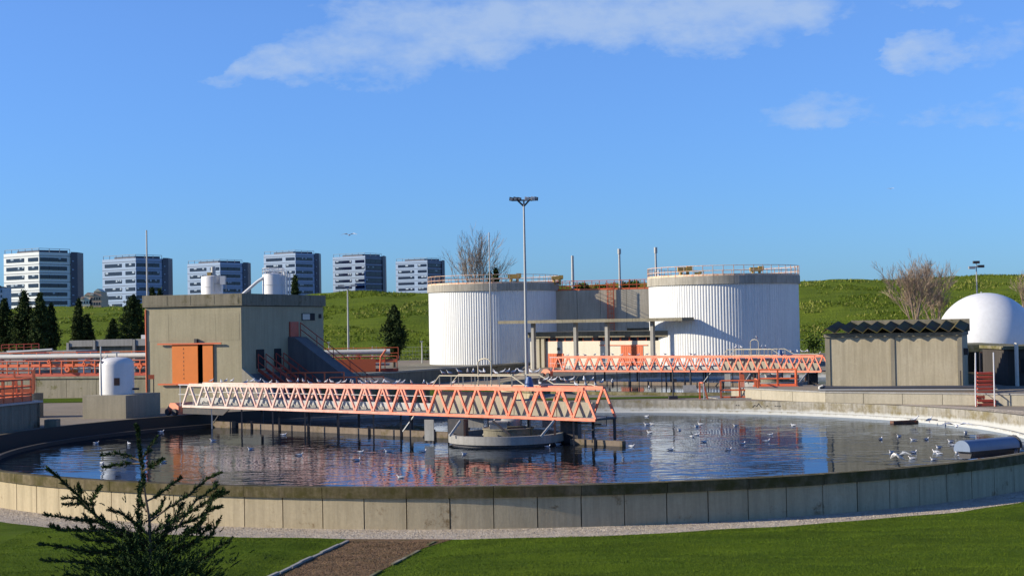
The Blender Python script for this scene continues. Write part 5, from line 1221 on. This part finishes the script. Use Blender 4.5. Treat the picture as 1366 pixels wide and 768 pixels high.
# floating plank by the weir
p, q = at(1192, 563.5, z=.66), at(1251, 561, z=.66)
m = MB(); m.slab((p.x, p.y), (q.x, q.y), .35, .60, .74); m.build
fl = tag(m.build('floating_plank', M_RUST), 'long dark floating plank near the far right edge of the basin', 'plank')
# orange platforms between the basins
def plat(label, pts, h, kick):
    t = thing('orange_railing', label, 'railing', tuple(pts[0]), 'orange railings')
    railing(pts, h, M_ORRAIL, t, 1.3, .05, (1, .45), 'top_rail', kick=kick)
    return t
zz = 1.25
P1 = [at(961, 532, z=zz), at(962.5, 531, z=zz)+Vector((.1, 1.6, 0)), at(1008, 530, z=zz)+Vector((0, 1.4, 0)), at(1005, 532, z=zz)]
y1_ = P1[0].y
P1 = [Vector((at(960, 0+400, Y=97).x, 97.3, zz)), Vector((at(1009, 400, Y=97).x, 97.0, zz)), Vector((at(1011, 400, Y=97).x+.1, 99.5, zz))]
plat('middle orange railing beside the near basin rim, left of the higher orange platform', P1, 1.1, .12)
z2_ = 1.9
P2 = [Vector((at(1011, 400, Y=99).x, 99.2, z2_)), Vector((at(1060, 400, Y=98.6).x, 98.6, z2_)), Vector((at(1059, 400, Y=101).x, 101, z2_))]
plat('higher orange railing in front of the farther centre pier', P2, 1.05, .13)
b = MB(); b.prism([Vector((P2[0].x-.1, 99.0)), Vector((P2[1].x+.1, 98.4)), Vector((P2[1].x+.1, 101.2)), Vector((P2[0].x-.1, 101.2))], z2_-.16, z2_-.02); tag(b.build('walkway_slab', M_ORRAIL), 'orange walkway floor under the higher orange railing', 'walkway')
r_ = thing('orange_railing', 'small orange step rail standing left of the middle orange railing', 'railing', tuple(at(931, 532, Y=97)), 'orange railings')
a = Vector((at(931, 400, Y=97.2).x, 97.2, 1.22)); c = Vector((at(941.5, 400, Y=97).x, 97, 1.22))
bar('post', a, a+Vector((0, 0, 1.08)), .09, .09, M_ORRAIL, r_); bar('post', c, c+Vector((-.3, 0, 1.08)), .08, .08, M_ORRAIL, r_); q = Vector((at(936, 400, Y=97).x, 96.9, 1.22)); bar('post', q, q+Vector((0, 0, 1)), .06, .06, M_WHITEP, r_); bar('top_rail', a+Vector((0, 0, 1.05)), c+Vector((-.3, 0, 1.05)), .07, .07, M_ORRAIL, r_)
r_ = thing('orange_railing', 'cluster of narrow orange gate posts between the two orange railings', 'railing', (P2[0].x-1.2, 100, 1.3), 'orange railings')
for k in range(4): x = at(985+k*2.6, 400, Y=100).x; bar('post', (x, 100+.3*k, 1.2), (x, 100+.3*k, 2.75-.06*k), .06, .06, M_ORRAIL, r_)
bar('top_rail', (at(985, 400, Y=100).x, 100, 2.7), (at(993, 400, Y=100).x, 101, 2.6), .06, .06, M_ORRAIL, r_)
b = MB(); p = at(987, 531, Y=96.9); b.prism([Vector((13.0, 96.9)), Vector((17.2, 96.2)), Vector((17.4, 100)), Vector((12.4, 100))], .9, 1.26); tag(b.build('paving_slab', C_GREY), kind='structure')
b = MB(); p = at(921, 523, Y=99); b.extr([p+Vector((-.45, 0, 0)), p+Vector((.45, 0, 0)), p+Vector((.42, .5, .35)), p+Vector((-.42, .5, .35))], (0, .06, .1)); tag(b.build('tilted_slab', C_GREY), 'small tilted grey slab lying between the two basins', 'slab')
t = thing('lamp_mast', 'thin dark post with a small box base between the two basins', 'post', tuple(at(898, 533, Y=98)))
p = at(898, 533, Y=98); bar('mast', p, (p.x, p.y, at(898, 492, Y=98).z), .09, .09, M_DARK, t, round_=True)
m = MB(); m.box((p.x-.28, p.y-.2, p.z-.1), (p.x+.28, p.y+.3, p.z+.25)); m.build('base', M_DARK, t)
m = MB(); z_ = at(898, 507, Y=98).z; m.box((p.x+.02, p.y-.12, z_-.12), (p.x+.24, p.y+.1, z_+.1)); m.build('lamp_box', M_DARK, t)
pole('thin dark post standing in the farther basin, right of the box based post', 921.5, 492, 516, 104, .08, name='metal_post', cat='post', mat=M_DARK)
b = MB(); p, q = at(1002, 556, Y=94.9), at(1022, 556, Y=94.9)

# ================================================================ gulls
def gull_parts(pose):
    t = thing('gull', 'gull', 'gull', (0, 0, 0)); k = 12
    # one continuous body with neck, head and tail: rings along x (facing +x)
    if pose == 'swim': sp_ = [(-.22, .075, .006, .01), (-.17, .075, .03, .015), (-.10, .06, .062, .05), (0, .05, .078, .062), (.08, .055, .07, .065), (.125, .085, .045, .055), (.14, .13, .03, .036), (.155, .16, .034, .036), (.185, .165, .026, .026), (.205, .16, .008, .008)]
    elif pose == 'stand': sp_ = [(-.22, .10, .006, .02), (-.17, .115, .025, .02), (-.10, .135, .05, .05), (0, .16, .068, .07), (.07, .19, .06, .065), (.105, .24, .04, .045), (.12, .28, .032, .036), (.14, .305, .034, .036), (.17, .31, .025, .026), (.19, .305, .008, .008)]
    else: sp_ = [(-.24, 0, .05, .006), (-.18, 0, .035, .015), (-.10, 0, .05, .045), (0, 0, .062, .055), (.08, .01, .055, .05), (.13, .02, .035, .036), (.17, .03, .034, .034), (.21, .03, .012, .012)]
    m = MB(); vs = []; fs = []
    for (x, z, w, h) in sp_:
        for j in range(k): a = 2*PI*j/k; vs.append((x, w*math.cos(a), z+h*math.sin(a)))
    for i in range(len(sp_)-1):
        for j in range(k): fs.append((i*k+j, i*k+(j+1) % k, (i+1)*k+(j+1) % k, (i+1)*k+j))
    fs += [tuple(range(k-1, -1, -1)), tuple((len(sp_)-1)*k+j for j in range(k))]
    m.add(vs, fs); m.build('body', M_GULLW, t, smooth=70, local=True)
    hx, hz = (sp_[-2][0], sp_[-2][1])
    m = MB(); m.tube([(hx+.015, 0, hz-.003), (hx+.06, 0, hz-.015)], [.010, .003], 5); m.build('bill', M_BILL, t, local=True)
    for s in (-1, 1):
        m = MB(); m.lathe([(0, -.01), (.012, 0), (0, .01)], c=(hx-.025, s*.028, hz+.005), n=6); m.build('ear_spot', M_GULLK, t, local=True)
        if pose in ('swim', 'stand'):
            zo = .10 if pose == 'swim' else .2; dz = -.01 if pose == 'swim' else -.06
            pts_ = [(.08, .05, zo-.02), (.07, .075, zo-.045), (-.05, .085, zo-.05+dz*.5), (-.2, .035, zo-.035+dz), (-.29, .01, zo-.02+dz*1.3), (-.18, .012, zo+.012+dz*.7), (0, .025, zo+.025), (.07, .03, zo+.01)]
            m = MB(); m.add([(x, s*y, z) for x, y, z in pts_]+[(x, s*(y+.012), z+.012) for x, y, z in pts_], [tuple(range(8)), tuple(range(15, 7, -1))]+[(i, (i+1) % 8, (i+1) % 8+8, i+8) for i in range(8)]); m.build('wing', M_GULLG, t, local=True)
            m = MB(); m.extr([(-.2, s*.03, zo-.03+dz), (-.31, s*.008, zo-.018+dz*1.3), (-.22, s*.012, zo-.005+dz*.9)], (0, s*.014, .006)); m.build('wing_tip', M_GULLK, t, local=True)
        else:
            wing = [(.08, .04, .02), (.12, .25, .13), (.07, .42, .10), (-.06, .62, .02), (-.04, .40, .07), (-.05, .2, .10), (-.07, .04, .02)]
            m = MB(); m.add([(x, s*y, z) for x, y, z in wing]+[(x, s*y, z+.012) for x, y, z in wing], [tuple(range(7)), tuple(range(13, 6, -1))]+[(i, (i+1) % 7, (i+1) % 7+7, i+7) for i in range(7)]); m.build('wing', M_GULLG if s > 0 else M_GULLW, t, local=True)
        if pose == 'stand': bar('leg', (.0, s*.025, 0), (0, s*.025, .10), .010, .010, M_BILL, t)
    return t
PR = {k: gull_parts(k) for k in ('swim', 'stand', 'fly')}; used = set(); GN = [0]
def gull(p, pose, label, group, rz=None, s=1.0, tilt=0):
    if pose in used: g = copy_tree(PR[pose])
    else: g = PR[pose]; used.add(pose)
    g.location = p; g.scale = (s, s, s); g.rotation_euler = (tilt*.4, -tilt, random.uniform(0, 2*PI) if rz is None else rz)
    tag(g, label, 'gull', group); return g
top1 = [280.4, 293.5, 299.7, 308, 326.5, 335, 339, 344, 352, 359.4, 368, 383.7, 395, 403, 411, 423, 433.5, 440, 450, 458, 466, 468.5, 478, 481.5, 487, 494, 500, 510, 514, 525, 529, 535.5, 547, 563, 569, 576, 603]
front_ = {293.5, 326.5, 352, 359.4, 368, 411, 450, 468.5, 481.5, 525, 569}
def s_of(px, F, off):
    lo, hi = -.05, 1.1
    for _ in range(40):
        mid = (lo+hi)/2; p = F(mid, off, 1); x = 683+(p.x/p.y)*FPX
        if x < px: lo = mid
        else: hi = mid
    return lo
for i, px in enumerate(top1):
    off = 0 if px in front_ else 1.5
    p = F1(s_of(px, F1, off), off, 1)+Vector((0, 0, .085))
    gull(p, 'stand', f'gull on the left half of the near bridge top, {ORD[i]} from its left end', 'gulls on the near bridge', s=random.uniform(.66, .82))
rail1 = [(588.5, 0), (597, 0), (610, 1.5), (622, 1.5), (629, 1.5), (639.5, 1.5), (644, 1.5), (657, 1.5), (659.5, 0), (669, 1.5), (675.6, 1.5), (684, 1.5), (692, 1.5), (706, 1.5), (715, 1.5)]
for i, (px, off) in enumerate(rail1):
    p = F1(s_of(px, F1, off), off, 1)+Vector((0, 0, .64)); gull(p, 'stand', f'gull on the pale handrail over the near bridge centre, {ORD[i]} from the left', 'gulls on the near bridge handrail', s=random.uniform(.68, .84))
low1 = [(701, 1.5, .0), (718, 1.5, .0), (727, 1.5, .2), (732, 1.5, .16), (738, 1.5, .17), (747, 1.5, .2), (752.5, 1.5, .16), (761, 1.5, .2), (777, 1.5, .2), (787.5, 1.5, .2), (766, 0, .02), (779, 0, .02), (792, .7, .0), (800.5, 1.5, .08), (814, 1.5, .08)]
for i, (px, off, dz) in enumerate(sorted(low1)):
    p = F1(s_of(px, F1, off), off, 1)+Vector((0, 0, .085+dz)); gull(p, 'stand', f'gull on the outer right end of the near bridge, {ORD[i]} from the left', 'gulls on the near bridge end', s=random.uniform(.68, .84))
far = [756, 770, 778, 792, 803, 815, 828, 838, 850, 862, 873, 885, 897, 919, 925, 938, 944, 957]
for i, px in enumerate(far):
    p = F2(s_of(px, F2, 1.5 if i % 2 else 0), 1.5 if i % 2 else 0, 1)+Vector((0, 0, .085)); gull(p, 'stand', f'tiny gull on the farther bridge left of its handrail, {ORD[i]} from the left', 'gulls on the farther bridge', s=.8)
far2 = [(980, .64), (987, .64), (1008, 1.48), (1013, .64), (1019, .64), (1042, .1), (1054, .26), (1062, .26), (1068, .26), (1073, .26), (1076, .26), (1092, .09)]
for i, (px, dz) in enumerate(far2):
    p = F2(s_of(px, F2, 1.5 if dz != 1.48 else .3), 1.5 if dz != 1.48 else .3, 1)+Vector((0, 0, dz)); gull(p, 'stand', f'tiny gull on the pale rails of the farther bridge, {ORD[i]} from the left', 'gulls on the farther bridge rails', s=.85)
zones = [('on the water left of the near bridge centre', [(128.7, 590), (136, 617), (172, 591), (215.4, 575), (217, 615.5), (284, 587), (334, 598), (379, 579), (400, 606)]),
    ('on the water before the bridge middle', [(476.6, 613), (481.5, 602), (517, 601), (534, 636), (565, 601.5), (619, 605)]),
    ('near the outer end of the bridge', [(731, 595), (744, 592), (823, 591), (843, 594.7)]),
    ('within the white tank reflection', [(862.7, 565.4), (863, 554.5), (869.5, 565), (866.7, 576), (895, 599), (906, 573), (923.6, 581.7), (929, 568), (930, 579), (934.5, 565), (940, 588.5), (972.4, 599), (981, 566.8), (991, 591), (1023, 587.7), (1028, 579), (1058, 566.5)]),
    ('near the blue grey trough', [(1175, 585), (1189, 602.5), (1199, 581), (1216.5, 610.7), (1218, 586), (1219, 603), (1236, 585), (1245, 612), (1248, 602), (1252, 596), (1252.5, 604.5), (1268, 588), (1272, 593), (1277.5, 603), (1283, 607.4), (1288, 576), (1353, 581), (1363, 595)])]
for lab, lst in zones:
    for i, (px, py) in enumerate(sorted(lst)):
        p = at(px, py+1.5, z=.60); rz = random.choice((0, PI))+random.uniform(-.9, .9)
        gull(p, 'swim', f'swimming gull {lab}, {ORD[i]} from the left', 'gulls swimming on the near basin', rz=rz, s=random.uniform(.66, .8))
p = at(1221, 562.5, z=.76); gull(p, 'stand', 'gull standing on the floating plank, left of two', 'gulls on the plank', s=1.0)
p = at(1240, 563.5, z=.76); gull(p, 'stand', 'gull standing on the floating plank, right of two', 'gulls on the plank', s=1.0)
p = at(1200, 609, Y=56); gull(p, 'fly', 'large gull flapping up from the water near the right rim', 'gulls in flight', rz=R_(200), s=1.0, tilt=.5)
p = at(1276, 568, Y=73); gull(p, 'fly', 'gull gliding low over the water near the far right edge', 'gulls in flight', rz=R_(80), s=1.3)
p = at(466, 313.5, Y=110); gull(p, 'fly', 'gull flying in the blue sky above the fifth office tower', 'gulls in flight', rz=R_(80), s=1.0, tilt=.0)
p = at(1188, 252, Y=190); gull(p, 'fly', 'tiny distant gull high in the sky above the grey shed', 'gulls in flight', rz=R_(60), s=.8)
for i, (px, py) in enumerate(((900, 509), (866, 517), (887, 511), (945, 511), (963, 511), (985, 512), (1028, 509), (1082, 508), (1090, 509))):
    p = at(px, py, z=.62); gull(p, 'swim', f'tiny gull on the farther basin water, {ORD[i]} from the left' if px not in (866, 887) else ('tiny gull at the near edge of the farther basin, left of all others' if px == 866 else 'tiny gull right of the leftmost one in the farther basin'), 'gulls on the farther basin')

# ================================================================ young cypress in the foreground and its shading neighbours
Y = 20.0
t = thing('young_cypress', 'dark straggly young cypress in the left foreground against the basin wall', 'tree', tuple(at(196, 960, Y=Y)))
st = [at(196, 980, Y=Y), at(198, 800, Y=Y), at(201, 735, Y=Y), at(199, 690, Y=Y), at(193, 655, Y=Y), at(190, 625, Y=Y), at(186, 600, Y=Y), at(184, 575, Y=Y), at(181, 566, Y=Y)]
m = MB(); m.tube(st, [.035, .028, .022, .018, .014, .012, .009, .006, .003], 6, cap=False); m.build('trunk', M_BARK, t, smooth=60)
Z = lambda x, y: (x/3.691, 560+y/3.691)
BR = [[(740, 600), (640, 560), (540, 520), (470, 470), (400, 390), (330, 320), (270, 270), (235, 240)], [(735, 640), (600, 560), (480, 500), (370, 490), (220, 465)], [(740, 620), (560, 545), (420, 545), (300, 540), (250, 520)],
      [(690, 200), (640, 180), (580, 165), (500, 172)], [(690, 215), (620, 215), (560, 225), (508, 236)], [(690, 200), (730, 150), (772, 84)], [(705, 250), (760, 220), (805, 190)], [(720, 400), (780, 370), (840, 320), (893, 285)],
      [(735, 500), (830, 430), (930, 370), (1020, 290), (1084, 260)], [(740, 560), (850, 500), (960, 440), (1040, 390), (1115, 360)], [(745, 600), (880, 520), (980, 480), (1040, 440), (1085, 425)], [(760, 700), (860, 640), (960, 600), (1040, 570), (1085, 480)],
      [(780, 760), (900, 740), (1010, 680), (1080, 620), (1135, 590)], [(720, 720), (560, 660), (400, 640), (190, 608)], [(720, 760), (540, 720), (400, 700), (200, 688)], [(720, 450), (700, 410), (680, 370)], [(730, 560), (650, 500), (600, 460), (540, 440)],
      [(470, 470), (450, 400), (480, 350), (498, 322)], [(400, 390), (395, 350), (385, 320)], [(470, 470), (400, 410), (310, 415)], [(440, 430), (380, 385), (310, 383)], [(690, 560), (682, 480), (680, 400)], [(700, 300), (690, 330), (688, 360)],
      [(880, 520), (960, 400), (1060, 330), (1062, 310)], [(900, 560), (980, 540), (1050, 380), (1100, 345)], [(960, 600), (1030, 520), (1030, 530)], [(760, 620), (820, 540), (830, 470)], [(700, 640), (600, 620), (480, 560), (420, 470)],
      [(740, 700), (640, 700), (520, 740), (430, 700)], [(760, 680), (860, 700), (960, 740), (1010, 770)], [(700, 680), (560, 600), (440, 590), (380, 570)], [(760, 640), (880, 600), (950, 540), (1010, 480)], [(700, 760), (600, 790), (450, 780), (330, 760)], [(760, 780), (860, 800), (980, 800), (1040, 740)],
      [(740, 660), (660, 600), (560, 560), (500, 470)], [(750, 640), (800, 590), (880, 450), (900, 410)], [(720, 500), (780, 450), (810, 385)], [(720, 600), (640, 640), (540, 640), (440, 660)], [(760, 700), (830, 660), (900, 640), (940, 610)]]
lim = MB(); SP = []
rdm = random.Random(3)
for bi, br in enumerate(BR):
    dep = rdm.uniform(-.75, .75); P = []
    for i, (x, y) in enumerate(br):
        px, py = Z(x, y); P.append(at(px, py, Y=Y+dep*i/(len(br)-1)))
    n = len(P); lim.tube(P, [.011*(1-i/n)+.003 for i in range(n)], 4, cap=False)
    L = sum((P[i+1]-P[i]).length for i in range(n-1)); k = int(L/.0055)
    low = br[0][1] > 540
    for j in range(k):
        u = (j+.5)/k*(n-1); i = min(n-2, int(u)); p = P[i].lerp(P[i+1], u-i); fr_ = (j+.5)/k
        if fr_ < .18 and not low: continue
        d_ = (P[i+1]-P[i]).normalized(); amp = (.10 if low else .075)*(1-.6*fr_)*(.25+1.0*abs(math.sin(j*.11+bi)))
        side = Vector((rdm.gauss(0, 1), rdm.gauss(0, 1), rdm.gauss(0, 1))).normalized()
        # short side sprays angled forward along the branch, each a row of scale-like leaves
        dv = (d_*1.1+side*.8+Vector((0, 0, .25))).normalized()
        ln = amp*rdm.uniform(.5, 1.7)
        SP.append((p, dv, ln))
lim.build('branches', M_BARK, t)
for _ in range(420):
    u = rdm.uniform(4.2, 7.9); i = int(u); q = st[i].lerp(st[i+1], u-i); a = rdm.uniform(0, 6.3)
    SP.append((q, Vector((math.cos(a)*.8, math.sin(a)*.8, .7)).normalized(), rdm.uniform(.02, .07)*(1.3-.1*u)))
for _ in range(2600):
    a = rdm.gauss(0, 1); px = 200+a*46; py = 768-abs(rdm.gauss(0, 1))*36+rdm.uniform(0, 60)
    q = at(px, py, Y=Y+rdm.uniform(-.6, .6)); SP.append((q, Vector((a*.5+rdm.gauss(0, .4), rdm.gauss(0, .5), .8)).normalized(), rdm.uniform(.05, .14)))
V = []
for p, dv, ln in SP:
    n_ = max(3, int(ln/.012))
    for j in range(n_):
        c = p+dv*(ln*j/n_); o_ = Vector((rdm.gauss(0, 1), rdm.gauss(0, 1), rdm.gauss(0, 1))).normalized()
        u_ = (dv+o_*.7).normalized()*(.046*(1-.5*j/n_)); w_ = u_.cross(o_).normalized()*.0095
        V += [c-w_, c+w_, c+u_]
V = [v-wloc(t) for v in V]
me = bpy.data.meshes.new('foliage'); me.from_pydata([tuple(v) for v in V], [], [(3*i, 3*i+1, 3*i+2) for i in range(len(V)//3)]); me.materials.append(M_CYP)
o = bpy.data.objects.new('foliage', me); COL.objects.link(o); o.parent = t
# larger conifers just outside the left edge, whose shade lies over the near lawn
conifer('tall conifer standing left of the picture beside the lawn, nearest to the young cypress', -1000, 1000, 130, 560, 20, n=6000, size=.35, group='conifers beside the lawn', prof=wide)
conifer('tall conifer standing left of the picture beside the lawn, behind the nearest one', -420, 700, 260, 360, 33, n=6000, size=.4, group='conifers beside the lawn', prof=wide)
